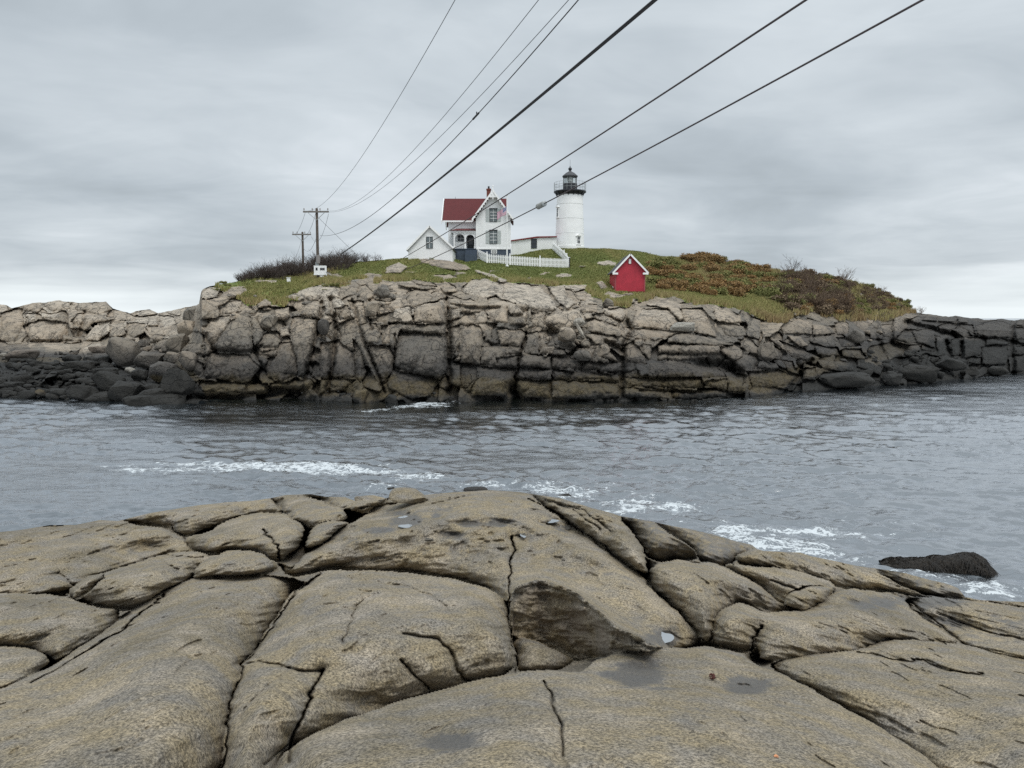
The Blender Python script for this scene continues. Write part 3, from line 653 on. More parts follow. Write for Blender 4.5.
# ================================================================ near granite ledge
FSKY = [(-300, 545), (-100, 538), (0, 532), (20, 530), (50, 525), (75, 525), (100, 520), (118, 521), (150, 513), (200, 505), (230, 502), (250, 501), (272, 498), (285, 495), (310, 494), (328, 497), (345, 497), (355, 501), (370, 499.5), (380, 500), (390, 497), (410, 496), (435, 494), (450, 492.5), (490, 490), (520, 492), (545, 496), (560, 498),
        (592, 508), (608, 512), (620, 516), (650, 521), (672, 526), (690, 529), (715, 535), (735, 541), (752, 545), (757, 549), (764, 551), (800, 552.5), (810, 556), (835, 561), (857, 566), (880, 569), (905, 573), (930, 580), (945, 583), (958, 588), (965, 597), (980, 600), (1000, 601), (1024, 602), (1150, 606), (1350, 612)]
ANCH = [(-200, 780, 4.3), (0, 768, 4.75), (250, 768, 4.95), (560, 768, 5.0), (800, 768, 4.95), (1024, 768, 4.75), (1250, 768, 4.5), (512, 1000, 5.05), (0, 1000, 4.8), (1024, 1000, 4.8), (0, 650, 4.4), (200, 650, 4.8), (400, 640, 4.72), (560, 700, 4.95), (800, 700, 4.9), (1024, 700, 4.45), (-200, 600, 3.9),
        (0, 560, 4.1), (100, 540, 4.0), (200, 520, 3.95), (240, 600, 4.65), (400, 585, 4.6), (430, 520, 4.5), (520, 495, 4.35), (600, 560, 4.5), (650, 620, 4.6), (300, 500, 4.0), (700, 600, 4.25), (800, 620, 4.2), (900, 660, 4.4), (1000, 640, 3.9), (850, 575, 3.8), (950, 595, 3.4), (1024, 610, 3.3), (1250, 640, 3.2)]
# outline | height offset, edge drop (m), edge width (px), dome (m), dome width (px)
FP = [
 ('-320,545 0,533 37,529 75,526 100,520 124,521 165,525 181,540 206,556 165,556 142,560 105,573 67,597 0,592 -320,590', -.02, .10, 4, .22, 26),
 ('-320,593 0,594 67,599 131,612 56,664 50,657 30,647 0,647 -320,640', .02, .10, 4, .22, 24),
 ('-320,644 0,649 30,648 52,660 37,673 0,694 -320,730', .02, .12, 3, .10, 10),
 ('67,599 86,578 105,574 142,562 187,551 214,558 191,577 161,596 131,612', .08, .12, 4, .18, 16),
 ('86,578 106,574 92,590 72,600', .05, .05, 3, .05, 6),
 ('191,577 210,558 232,549 262,551 279,564 262,575 247,579 221,578', .08, .10, 2.5, .12, 9),
 ('120,521 157,511 210,503 250,501 270,499 285,514 255,514 221,525 206,529 184,538 169,525', -.05, .08, 3, .12, 12),
 ('184,541 210,532 221,526 255,515 292,517 305,529 300,545 279,563 262,550 232,548 214,555 195,548', .08, .13, 4, .22, 15),
 ('270,498 292,494 311,494 330,496 328,505 345,510 350,519 311,529 292,516', .02, .08, 3, .10, 10),
 ('300,494 352,497 358,510 340,508 325,500', .02, .06, 2, .05, 6),
 ('355,503 370,498 388,499 378,508 360,512 350,510', .06, .06, 2, .06, 6),
 ('311,530 330,520 350,521 345,529 311,549 303,546', .03, .08, 2, .06, 6),
 ('187,579 221,579 270,578 307,584 289,600 270,630 255,658 244,667 232,705 221,790 -40,1100 -320,1100 -320,735 0,696 22,679 56,664 133,612', .0, .07, 4, .34, 42),
 ('307,584 330,567 405,572 454,577 495,589 508,604 512,641 516,671 472,680 435,693 367,711 325,727 262,764 240,1100 223,1100 221,768 232,705 244,667 255,658 270,630 289,600', .0, .09, 4, .26, 30),
 ('277,563 290,571 311,551 347,527 376,509 400,492 450,488 530,488 560,497 562,516 589,536 615,555 641,574 649,589 679,611 702,642 690,646 652,647 641,640 611,625 592,603 562,586 540,578 514,588 510,602 495,588 454,576 405,571 330,566 290,578', .0, .08, 4, .26, 34),
 ('529,488 560,497 592,504 619,514 634,530 642,551 648,572 641,573 615,554 589,535 562,516 545,507', .04, .08, 3, .10, 9),
 ('620,515 640,512 662,520 692,528 701,550 696,558 648,561 636,536', -1.7, .18, 3, .3, 12),
 ('640,512 662,523 700,528 760,538 768,552 735,556 724,568 700,562 698,548', -2.1, .1, 3, .2, 14),
 ('736,557 764,548 809,552 857,562 902,574 951,590 980,596 1024,598 1350,606 1350,640 1024,610 955,599 906,592 839,588 801,571 771,568 741,563', -.02, .07, 3, .16, 15),
 ('865,560 902,567 951,580 968,598 932,595 902,583', -.95, .12, 2, .2, 12),
 ('720,564 771,569 801,572 839,588 805,611 779,602 752,581', .0, .1, 3, .16, 12),
 ('786,596 809,588 835,588 827,601 806,611 790,605', .04, .10, 2, .08, 6),
 ('647,567 674,562 719,566 752,582 779,603 805,612 760,613 737,602 719,612 709,644 702,642 685,616 651,590', .06, .14, 4, .24, 18),
 ('719,612 737,602 760,613 805,612 827,602 842,590 899,597 912,610 966,646 899,639 857,652 801,657 760,659 756,640 752,654 709,644', .05, .13, 4, .20, 18),
 ('906,599 955,600 1024,611 1350,642 1350,700 1024,660 1000,654 966,645 940,627 910,609', .0, .10, 3, .20, 20),
 ('764,663 805,657 857,652 899,640 962,647 977,649 1024,668 1350,720 1350,1100 1230,1100 936,768 902,744 850,713 801,686', .02, .10, 4, .36, 42),
 ('532,636 555,647 577,658 555,675 516,675 512,634', -.42, .06, 3, .14, 10),
 ('240,1100 262,764 330,727 370,712 435,694 472,682 517,673 545,671 580,674 592,661 625,650 652,648 690,647 709,646 745,656 764,668 801,687 850,714 902,744 936,768 1230,1100', .05, .08, 4, .36, 44),
]
FACE = '514,589 540,579 562,587 592,604 611,626 641,641 655,648 622,649 592,655 577,659 556,648 532,637 512,635'
FCR = [  # joints: line, depth (m), width (px), darkness
 ('165,596 150,607 129,624 102,641 77,658', .25, 1.3, 1.), ('77,658 55,672 30,684', .08, 1.2, .4),
 ('307,584 289,600 270,630 255,658 244,667 232,705 221,768 218,800', .30, 1.3, 1.), ('244,667 262,664 281,666 322,669', .10, 1.2, .5), ('322,669 311,697 300,720 289,742 286,762', .28, 1.6, 1.), ('289,742 262,764', .1, 1.2, .6),
 ('510,536 514,548 511,575 508,604 513,640 516,672', .3, 1.2, .9), ('397,660 431,686', .10, 1.0, .6), ('405,634 439,641 457,664 469,680', .10, 2.0, .25), ('364,600 350,622 341,641', .06, 1.2, .3),
 ('544,682 552,697 555,712 562,727 564,757', .16, 1.2, .85), ('857,652 880,656 917,661 947,671 983,673', .14, 1.6, .7), ('760,626 753,640 752,655', .2, 1.5, .8),
 ('529,500 562,517 589,536 600,543 615,555 641,574', .15, 1.2, .7), ('545,500 575,512 600,530', .06, 1.2, .4), ('560,505 585,512 610,532', .06, 1.0, .4),
 ('170,525 186,540', .1, 1.2, .5), ('165,556 205,557', .1, 1.2, .5), ('906,600 925,612 966,646', .15, 1.3, .7), ('161,560 178,570', .08, 1.5, .5),
 ('360,508 395,503 415,500', .08, 1.0, .6), ('430,503 470,496', .04, 1.0, .4), ('345,578 390,584 430,596 452,610', .05, 2.0, .15), ('770,580 800,592', .1, 1.5, .3), ('60,572 80,590', .05, 2, .2), ('290,666 262,690 240,720', .03, 1.5, .15),
 ('1024,640 990,632 940,612', .1, 1.3, .5), ('730,690 700,676 640,668', .02, 2, .1), ('815,757 835,768', .05, 1.3, .6), ('262,530 278,545 280,560', .2, 1.4, .8)]
HOL = [  # hollows: px, py, rx, ry, depth, wetness, bare puddle level?
 (405, 520, 24, 7, .05, .75), (395, 514, 18, 4, .03, .6), (440, 511, 22, 4, .04, .55), (470, 524, 18, 5, .035, .75), (450, 535, 15, 4, .035, .9), (436, 516, 8, 4, .035, .8), (500, 522, 22, 5, .04, .6), (380, 530, 30, 5, .03, .5), (525, 534, 12, 7, .05, .6), (553, 522, 16, 5, .04, .6), (566, 528, 16, 6, .05, .65),
 (340, 540, 40, 8, .02, .45), (455, 552, 50, 10, .02, .3), (600, 572, 30, 9, .04, .3), (663, 637, 24, 10, .05, .62), (636, 675, 34, 15, .06, 1.1), (660, 690, 26, 6, .02, .5), (690, 712, 30, 10, .02, .4), (745, 687, 26, 9, .05, 1.05), (775, 705, 40, 4, .03, .4), (447, 742, 32, 12, .05, 1.05), (210, 700, 20, 12, .02, .1),
 (640, 735, 60, 14, .0, .25), (860, 720, 40, 10, .02, .2), (880, 602, 50, 10, .08, .55), (960, 622, 60, 9, .04, .4), (845, 640, 40, 6, .02, .3), (720, 558, 30, 8, .0, .6), (930, 600, 50, 8, .05, .7), (1000, 625, 50, 12, .03, .4),
 (364, 702, 22, 8, .07, .5), (140, 548, 20, 9, .06, .2), (240, 520, 20, 6, .03, .1), (165, 620, 60, 20, .03, 0), (330, 620, 40, 18, .05, 0), (830, 604, 26, 5, .05, .3), (150, 740, 90, 22, .03, .15), (650, 516, 16, 8, 0, .4), (420, 562, 60, 8, .0, .2)]
def P2(s): return [tuple(map(float, q.split(','))) for q in s.split()]
def fore_fields(PX, PY, full=True):
    A, Bv = ray(PX, PY)
    num = 0; den = 1e-9
    for x, y, z in ANCH:
        w = np.exp(-(((PX-x)/95)**2+((PY-y)/52)**2)/1.6)+1e-7/(1e-3+((PX-x)/100)**2+((PY-y)/60)**2)
        num = num+w*z; den = den+w
    Zb = num/den
    D0 = (Zb-H)/Bv; gx, gy = A*D0, D0
    sc = np.clip((PY-318)/300, .45, 1.3)
    hy = gy*.5; wx = PX+sc*(3.4*fbm(gx*2.2, gy*2.2, 3, 5)+1.2*fbm(gx*11, gy*11, 2, 9)); wy = PY+sc*(2.8*fbm(gx*2.2+50, gy*2.2, 3, 6)+.9*fbm(gx*11, gy*11+30, 2, 19))
    deep = np.zeros(PX.shape)
    for x, y, rx, ry in ((300, 545, 26, 16), (345, 517, 20, 8), (700, 648, 30, 9), (760, 660, 14, 10), (516, 640, 8, 34), (555, 665, 60, 14), (645, 575, 10, 16), (665, 605, 16, 18), (640, 535, 10, 20), (235, 640, 6, 6), (210, 535, 16, 8), (50, 665, 20, 12), (285, 735, 12, 30)):
        deep = np.maximum(deep, np.exp(-((PX-x)/rx)**2-((PY-y)/ry)**2))
    Z = Zb-.13-.42*deep; cr = np.full(PX.shape, .45); ind = np.full(PX.shape, 0.); fade = np.ones(PX.shape)
    dF = poly_sd(chaikin(P2(FACE)), wx, wy)
    emod = np.clip(.85+1.3*fbm(gx*.8, hy*.9, 2, 67), .4, 1.35)
    jmod = np.clip(.7+1.6*fbm(gx*1.5, hy*1.5, 3, 66), .1, 1.7)
    for i, (s, dz, e, w, E, W) in enumerate(FP):
        P = chaikin(P2(s)); x0, y0 = P.min(0)-8; x1, y1 = P.max(0)+8
        d = poly_sd(P, wx, wy)+2.2*np.clip(1-1.6*deep, 0, 1); m = d > 0
        rr = _hash(np.array([i]), np.array([3]), 5)[0]
        ds = d/sc
        sh = .55*W*sc
        sup = 1-np.exp(-np.maximum(-dF, 0)/14.) if i == 14 else 1.0
        d2 = .75*(poly_sd(P, wx, wy+sh)+sh)/sc; d2 = np.maximum(d2, 0)
        lipk = .085; d3 = np.maximum((poly_sd(P, wx, wy+3.5*sc)+3.5*sc)/sc, 0)
        z = Zb+dz-.35*e*np.exp(-ds/w)-1.40*E*sup*emod*np.exp(-d2/(W*1.05))+.35*E-.05*jmod*deep*np.exp(-ds/.7)-lipk*sup*jmod*np.exp(-d3/5.)
        fade = np.where(m, 1-.85*np.exp(-d2/(W*1.05)), fade)
        Z = np.where(m, z, Z); ind = np.where(m, i+1, ind)
        cr = np.where(m, .35*deep*np.exp(-ds/.5), cr)
    # the steep rusty face under the upper slab
    d = poly_sd(chaikin(P2(FACE)), wx, wy)+2.6; m = d > 0
    pyt = np.interp(PX, [512, 514, 540, 562, 592, 611, 641, 656], [592, 587, 579, 587, 604, 626, 641, 648])
    DT = (H-4.64)/-ray(PX, pyt)[1]
    zf = np.maximum(H+Bv*(DT+.02+.22*np.clip((PY-pyt)/50, 0, 1)**1.5+.09*fbm(PX*.06, PY*.07, 4, 71)+.05*ridged(PX*.05, PY*.11, 3, 72)), 3.7)
    Z = np.where(m, zf, Z); cr = np.where(m, 0, cr)
    rust = np.where(m, np.clip((d-2)/14, 0, 1)*.8, 0)
    wet = np.zeros_like(Z)
    jx = 3.4*sc*fbm(gx*6, hy*6, 4, 91, .6); jy = 3.4*sc*fbm(gx*6+20, hy*6, 4, 92, .6)
    for s, dep, w, dk in FCR:
        d = line_d(P2(s), wx+jx, wy+jy)/np.clip(sc, .6, 1.2)
        d = d/(.45+.55*(.5+.5*fbm(gx*6, gy*6, 2, 90))*1.6+.1); Z = Z-.38*dep*np.exp(-(d/(.6*w))**1.5)-.035*np.exp(-d/(w*6)); cr = np.maximum(cr, .42*dk*np.exp(-(d/(w*.5))**2))
    for x, y, rx, ry, dep, wt in HOL:
        q = ((wx-x)/rx)**2+((wy-y)/ry)**2+.6*fbm(gx*4, hy*4, 3, 40)
        g = np.exp(-q*1.1)
        Z = Z-dep*g; wet = np.maximum(wet, wt*g*1.15)
    low = sstep(3.0, 2.4, Zb+0*Z) 
    wet = np.maximum(wet, np.where((ind == 17) | (ind == 18), .42, 0)); wet = np.maximum(wet, np.where(ind == 20, .40, 0))
    def stair(q, a, b):
        f = q-np.floor(q); return np.floor(q)+sstep(a, b, f)
    tq = fbm(gx*.55+.25*gy, hy*.9, 5, 101)*3.2+.6*Zb; Z = Z+.015*(stair(tq, .90, 1.)-tq)*(.08+.92*fade)
    tq = fbm(gx*1.3-.3*gy, hy*1.4, 5, 131, .55)*2.6; Z = Z+.008*(stair(tq, .88, 1.)-tq)*(.08+.92*fade)
    pit = fbm(gx*7, hy*7, 3, 151); Z = Z-.018*sstep(.38, .6, pit)
    Z = Z+.10*fbm(gx*.6, gy*.5, 3, 2)+.034*(.25+.75*fade)*fbm(gx*2.0, hy*2.0, 3, 22)+.024*fade*ridged(gx*1.3+.4*hy, hy*1.3, 3, 33)*sstep(-.2, .6, fbm(gx*.8, gy*.8, 2, 44))
    Z = Z+.009*fbm(gx*9, hy*9, 3, 23)
    return Z, wet, rust, cr
def build_ledge():
    px = np.concatenate([np.linspace(-300, -50, 60)[:-1], np.arange(-50, 1075, .85), np.linspace(1075, 1350, 60)[1:]])
    sk = np.interp(px, [a for a, b in FSKY], [b for a, b in FSKY])
    t = np.concatenate([np.linspace(0, 1, 320), ])[:, None]
    PY = sk+(792-sk)*t
    PY = np.concatenate([PY, np.repeat(np.linspace(798, 1080, 34)[:, None], len(px), 1)])
    PX = np.repeat(px[None], len(PY), 0)
    Z, wet, rust, cr = fore_fields(PX, PY)
    A, Bv = ray(PX, PY); D = (Z-H)/Bv
    V = np.stack([A*D, D, Z], -1)
    back = []
    Ds, Zs = D[0], Z[0]
    for s in (.12, .3, .6, 1, 1.6, 2.4, 3.6, 5, 7, 10, 14, 20):
        los = H+Bv[0]*(Ds+s)
        zz = np.maximum(np.minimum(los, Zs)-.03*s-.04*s*s-.01, -2.5)
        zz = np.minimum(zz, np.maximum(los-.03-.02*s, -2.5)); back.append(np.stack([A[0]*(Ds+s), Ds+s, zz], -1))
    V = np.concatenate([np.array(back[::-1]), V])
    pad = lambda a: np.concatenate([np.repeat(a[:1], len(back), 0), a])
    # pale where the top of an edge is scoured
    Mk = np.stack([pad(wet), pad(np.zeros_like(wet)), pad(rust), pad(cr)], -1)
    o = link('granite_ledge', mesh_np('granite_ledge', V.reshape(-1, 3), grid_faces(V.shape[0], V.shape[1])[:, ::-1], M_NEAR, True, {'mask': Mk.reshape(-1, 4)}))
    tag(o, 'smooth tan granite bedrock with cracks running down to the water', kind='structure')
build_ledge()
# ================================================================ buildings
WHITE = NT('white_clapboard')
def clap(name, col, pitch=.14, dirt=.10):
    t = NT(name); zz = t.z(t.obc())
    fr = t.math('FRACT', t.math('DIVIDE', zz, pitch))
    n = t.noise(1.2, 5, .65, vec=t.obc())
    c = t.mix(t.mr(n, .35, .75, 0, 1), col, tuple(x*(1-dirt) for x in col))
    c = t.mix(t.math('MULTIPLY', t.mr(fr, .88, .97), .25), c, tuple(x*.55 for x in col))
    return t.done(c, .6, t.bump(fr, .35, .015))
M_CLAP = clap('clapboard_white', (.88, .885, .88)); M_TRIM = plain('trim_white', (.88, .88, .87), .5, .05)
M_BRICKW = plain('painted_tower', (.89, .895, .89), .55, .05, 1.2, bump=.15)
def roof_mat(name, col):
    t = NT(name); n = t.noise(2.2, 6, .7, vec=t.obc()); zz = t.z(t.obc()); fr = t.math('FRACT', t.math('MULTIPLY', zz, 6.5))
    n2 = t.noise(14, 3, .6, vec=t.obc())
    c = t.mix(t.mr(n, .35, .7, 0, .8), col, tuple(x*.62 for x in col)); c = t.mix(t.mr(n2, .4, .7, 0, .35), c, tuple(min(1, x*1.5) for x in col))
    c = t.mix(t.math('MULTIPLY', t.mr(fr, .85, .95), .45), c, tuple(x*.4 for x in col))
    return t.done(c, .85, t.bump(t.math('ADD', n2, fr), .5, .03))
M_ROOF = roof_mat('red_shingles', (.115, .020, .021)); M_ROOFD = roof_mat('dark_shingles', (.085, .088, .095))
M_REDTRIM = plain('red_trim', (.20, .020, .020), .6, .1); M_FOUND = plain('slate_blue_foundation', (.055, .075, .105), .75, .2, 3)
M_GLASS = plain('window_glass', (.035, .042, .05), .12, .2, 2); M_DARK = plain('dark_paint', (.028, .034, .036), .6, .15)
M_SHUT = plain('grey_shutter', (.47, .50, .49), .6, .08); M_BRICK = plain('chimney_brick', (.17, .055, .040), .9, .25, 9)
M_RED = clap('red_boards', (.50, .030, .055), .16, .35); M_IRON = plain('black_iron', (.018, .020, .026), .45, .2)
M_GREY = plain('galvanised', (.33, .35, .35), .5, .1, metal=.3); M_WOOD = plain('weathered_pole', (.085, .068, .055), .9, .3, 6)
M_WOODL = plain('weathered_crossarm', (.17, .155, .14), .9, .25, 6); M_PORC = plain('insulator', (.22, .20, .19), .3, .1)
M_SEAM = plain('seam_grey', (.66, .67, .66), .6, .05)
bpy.data.materials.remove(WHITE.m)

class Bd:
    """a building: coordinates given as picture-sized steps from its base point, turned to metres at its own distance"""
    def __init__(s, name, px, py, D, rz=0.0):
        s.D = D; s.px = px; s.py = py; a, b = ray(px, py)
        s.loc = (float(a*D), D, float(H+b*D)); s.root = empty(name, s.loc, rz); s.k = D/F
        s.a0, s.b0 = float(a), float(b)
    def x(s, v, y=0.0): return float(ray(v, s.py)[0])*(s.D+y)-s.a0*s.D
    def z(s, v, y=0.0): return float(ray(s.px, v)[1])*(s.D+y)-s.b0*s.D
def window(B, parent, x, z, w, h, y, shutters=False, hood=False, frame=M_TRIM, rows=2, cols=2, glass=M_GLASS, dark=False):
    """sash window on a wall facing -y; x, z centre in metres"""
    fr = MB(); t = .045 if frame is M_DARK else min(.09, w*.14)
    fr.box(x-w/2-t, x-w/2, y-.06, y+.03, z-h/2-t, z+h/2+t); fr.box(x+w/2, x+w/2+t, y-.06, y+.03, z-h/2-t, z+h/2+t)
    fr.box(x-w/2, x+w/2, y-.06, y+.03, z+h/2, z+h/2+t); fr.box(x-w/2, x+w/2, y-.08, y+.03, z-h/2-t, z-h/2)
    if hood: fr.box(x-w/2-t*2.2, x+w/2+t*2.2, y-.14, y+.02, z+h/2+t+.003, z+h/2+t*2.2)
    f = fr.build('window', frame, parent)
    gl = MB().box(x-w/2, x+w/2, y-.012, y+.02, z-h/2, z+h/2).build('pane', glass, f)
    mu = MB()
    for i in range(1, cols): xx = x-w/2+w*i/cols; mu.box(xx-.018, xx+.018, y-.04, y-.014, z-h/2, z+h/2)
    for i in range(1, rows): zz = z-h/2+h*i/rows; mu.box(x-w/2, x+w/2, y-.045, y-.015, zz-.022, zz+.022)
    mu.build('muntins', M_TRIM if glass is not M_GLASS or frame is M_TRIM else frame, f)
    if shutters:
        for sg in (-1, 1):
            s = MB(); xa = x+sg*(w/2+t+.02); xb = xa+sg*w*.52; x0, x1 = min(xa, xb), max(xa, xb)
            s.box(x0, x1, y-.05, y, z-h/2-.02, z+h/2+.02)
            for q in range(9):
                z0 = z-h/2+.06+q*(h-.1)/9; s.box(x0+.04, x1-.04, y-.065, y-.052, z0, z0+.04)
            s.build('shutter', M_SHUT, parent)
    return f

def keepers_house():
    D = gD(478, 257)-.3
    B = Bd('keepers_house', 480, 258, D); R = B.root; X, Z = B.x, B.z
    k = B.k
    yF = 0.0                                  # front of the projecting gable wing
    yW = 2.1                                  # front wall of the long wing behind the porch
    yB = 8.0
    tag(R, 'white two storey keeper\'s house with dark red roof and a steep front gable', 'house')
    # gable wing
    wl, wr, wb, we = X(476.2), X(510.6), Z(249.2), Z(218)
    ax, az = X(493.2), Z(192.5)
    g = MB(); g.prism([(wl, wb), (wr, wb), (wr, we), (ax, az), (wl, we)], yF, yB)
    g.build('gable_wall', M_CLAP, R)
    # long wing: eave front to camera, ridge along x
    yr = (yW+yB)/2
    ll, lr = X(448.5, yW), X(476.2)-.003
    ridz, eavz = Z(198.6, yr), Z(219.0, yW)+.2
    lw = MB(); lw.box(ll, lr, yW, yB, wb, eavz)
    lw.add([(ll, yW, eavz), (ll, yB, eavz), (ll, yr, ridz-.2)], [(0, 1, 2)]).build('side_wall', M_CLAP, R)
    MB().box(ll-.12, lr, yW-.05, yW+.0, wb+.0, wb+.18).build('water_table', M_TRIM, R)
    rf = MB(); e0 = X(444.3, yr-1); e1 = X(507, yr)
    sl_ = (ridz-eavz)/(yr-yW); oh = .45
    rf.slab([(e0, yW-oh, eavz-oh*sl_), (e1, yW-oh, eavz-oh*sl_), (e1, yr, ridz), (e0, yr, ridz)], .14)
    rf.slab([(e0, yr, ridz), (e1, yr, ridz), (e1, yB+oh, eavz-oh*sl_), (e0, yB+oh, eavz-oh*sl_)], .14)
    r = rf.build('roof', M_ROOF, R)
    MB().box(e0, X(474), yW-oh-.06, yW-oh, eavz-oh*sl_-.22, eavz-oh*sl_-.02).build('fascia', M_TRIM, r)
    vb = MB()                                  # hanging bargeboard at the far left gable
    vb.slab([(e0-.05, yW-oh, eavz-oh*sl_-.45), (e0-.05, yr, ridz-.35), (e0-.05, yr, ridz+.02), (e0-.05, yW-oh, eavz-oh*sl_+.02)], .08)
    vb.slab([(e0-.05, yB+oh, eavz-oh*sl_-.45), (e0-.05, yB+oh, eavz-oh*sl_+.02), (e0-.05, yr, ridz+.02), (e0-.05, yr, ridz-.35)], .08)
    vb.build('bargeboard', M_TRIM, r)
    # steep roof of the front gable
    gr = MB(); el, er = X(472.2), X(513.6); ez_l, ez_r = Z(219.5), Z(219.5); y0 = yF-.55
    tpz = Z(190.2); yb_ = yr+.6
    gr.slab([(el, y0, ez_l), (ax, y0, tpz), (ax, yb_, tpz), (el, yb_, ez_l)], .13)
    gr.slab([(ax, y0, tpz), (er, y0, ez_r), (er, yb_, ez_r), (ax, yb_, tpz)], .13)
    gr.build('gable_roof', M_ROOF, R)
    # carved bargeboards with drops
    bb = MB(); n = 11
    for sx, ex in ((-1, el), (1, er)):
        a = np.array([ax, y0-.06, tpz+.04]); b = np.array([ex, y0-.06, ez_l+.02])
        bb.slab([a, b, b-np.array([0, 0, .30]), a-np.array([0, 0, .34])], .07)
        for i in range(n):
            p = a+(b-a)*(i+.7)/(n+.4)-np.array([0, 0, .34]); bb.box(p[0]-.05, p[0]+.05, y0-.10, y0-.03, p[2]-.11, p[2]+.03)
    bb.build('bargeboard', M_TRIM, R)
    ap = MB(); ap.prism([(ax-.45, tpz-.95), (ax+.45, tpz-.95), (ax, tpz-.1)], y0-.05, y0+.02); ap.box(ax-.05, ax+.05, y0-.12, y0-.05, tpz-1.2, tpz+.45)
    ap.add([(ax-.12, y0-.09, tpz+.35), (ax, y0-.09, tpz+.55), (ax+.12, y0-.09, tpz+.35), (ax, y0-.09, tpz+.25), (ax, y0-.16, tpz+.4)], [(0, 1, 4), (1, 2, 4), (2, 3, 4), (3, 0, 4)])
    ap.build('gable_ornament', M_TRIM, R)
    MB().box(wl-.02, wl+.14, yF-.03, yF+.0, wb+.14, we-.2).build('corner_board', M_TRIM, R); MB().box(wr-.14, wr+.02, yF-.03, yF, wb+.14, we-.2).build('corner_board', M_TRIM, R); MB().box(wl, wr, yF-.05, yF, wb-.02, wb+.13).build('water_table', M_TRIM, R)
    window(B, R, X(493.4), Z(215.3), 6.8*k, 12*k, yF, True, True, M_DARK, 4, 2, M_PALEGL)
    window(B, R, X(493.4), Z(237), 6.8*k, 12.5*k, yF, True, True, M_DARK, 4, 2, M_PALEGL)
    # foundation
    fo = MB().box(wl-.02, wr+.02, yF+.03, yB, -1.8, wb-.01).box(ll, lr, yW-1.85, yB, -1.8, wb-.02)
    f = fo.build('foundation', M_FOUND, R)
    window(B, R, X(494), Z(251.6), 4.6*k, 2.3*k, yF+.03, False, False, M_TRIM, 2, 3)
    # porch
    p = MB(); p.box(ll-.06, lr+.5, yW-1.95, yW+.1, wb-.0, wb+.1); p.build('porch_floor', M_FOUND, R)
    for xx in (454.2, 465.2, 475.0):
        c = MB(); x0 = X(xx); c.box(x0-.085, x0+.085, yW-1.85, yW-1.68, wb+.1, Z(232.5)); c.box(x0-.13, x0+.13, yW-1.90, yW-1.63, wb+.1, wb+.35)
        c.box(x0-.13, x0+.13, yW-1.90, yW-1.63, Z(233.6), Z(232.5)); c.build('porch_post', M_TRIM, R)
    arc = MB()
    for xa, xb in ((454.2, 465.2), (465.2, 475.0)):
        x0, x1 = X(xa)+.085, X(xb)-.085; zt = Z(232.4); rz_ = (x1-x0)/2; n = 12
        pts = [(x0, zt), (x0, zt-.75)]+[(x0+rz_-rz_*math.cos(math.pi*i/n), zt-.75+min(.60, rz_)*math.sin(math.pi*i/n)) for i in range(1, n)]+[(x1, zt-.75), (x1, zt)]
        arc.prism(pts, yW-1.80, yW-1.72)
    arc.build('porch_arch', M_TRIM, R)
    fa = MB().box(X(450.5), lr+.05, yW-1.95, yW-1.83, Z(232.4), Z(230.6)).box(X(450.5), X(450.5)+.1, yW-1.83, yW, Z(232.4), Z(230.6)); fa.build('porch_fascia', M_TRIM, R)
    pr = MB(); xa, xb, xc, xd = X(450), X(476)-.01, X(456), X(476)-.01
    v = [(xa, yW-2.1, Z(230.4)), (xb, yW-2.1, Z(230.4)), (xd, yW-.05, Z(226.6)), (xc, yW-.05, Z(226.6)), (xa, yW-.05, Z(230.4)), (xb, yW-.05, Z(230.4))]
    pr.add(v, [(0, 1, 2, 3), (0, 3, 4), (1, 5, 2), (0, 4, 5, 1), (3, 2, 5, 4)]); pr.build('porch_roof', M_ROOF, R)
    # door in deep shade of the porch, and the porch window
    dr = MB().box(X(466.3), X(473.6), yW-.07, yW-.004, wb+.1, Z(233.8)).build('door', M_DARK, R)
    MB().box(X(467.8), X(472.1), yW-.085, yW-.072, Z(243), Z(235.5)).build('pane', M_GLASS, dr)
    window(B, R, X(459.7), Z(236.6), 6.0*k, 6.0*k, yW, False, False, M_TRIM, 2, 2)
    rl = MB(); 
    for xx in np.linspace(X(455.5), X(464.2), 10): rl.box(xx-.02, xx+.02, yW-1.80, yW-1.75, wb+.1, wb+.75)
    rl.box(X(454.8), X(464.9), yW-1.82, yW-1.73, wb+.75, wb+.83); rl.build('porch_railing', M_TRIM, R)
    st = MB()
    for i in range(5): st.box(X(465.5), X(477.2), yW-1.95-.28*(i+1), yW-1.95-.28*i-.003, -1.6, wb+.08-.17*(i+1))
    st.build('steps', M_FOUND, R)
    # chimney
    cz = lambda v: Z(v, yr)
    ch = MB().box(X(486.9, yr), X(490.9, yr), yr-.30, yr+.30, ridz-1.2, cz(188.9)).box(X(486.5, yr), X(491.3, yr), yr-.37, yr+.37, cz(190.2), cz(189.3)); c = ch.build('chimney', M_BRICK, R)
    MB().box(X(488.0, yr), X(489.8, yr), yr-.13, yr+.13, cz(188.9), cz(186.4)).build('chimney_pot', M_IRON, c)
    MB().beam((X(455.8, yr), yr, ridz), (X(455.8, yr), yr, cz(196.8)), .06).build('vent_pipe', M_GREY, R)
    # small pane in the left return
    w = MB().box(X(448.3)-.03, X(448.3)+.01, yW+1.2, yW+2.1, Z(216), Z(208)); w.build('side_window', M_GLASS, R)
t_ = NT('pale_glass'); M_PALEGL = t_.done((.13, .155, .16), .15)  # even, paler glass colour for the gable and shed windows
keepers_house()

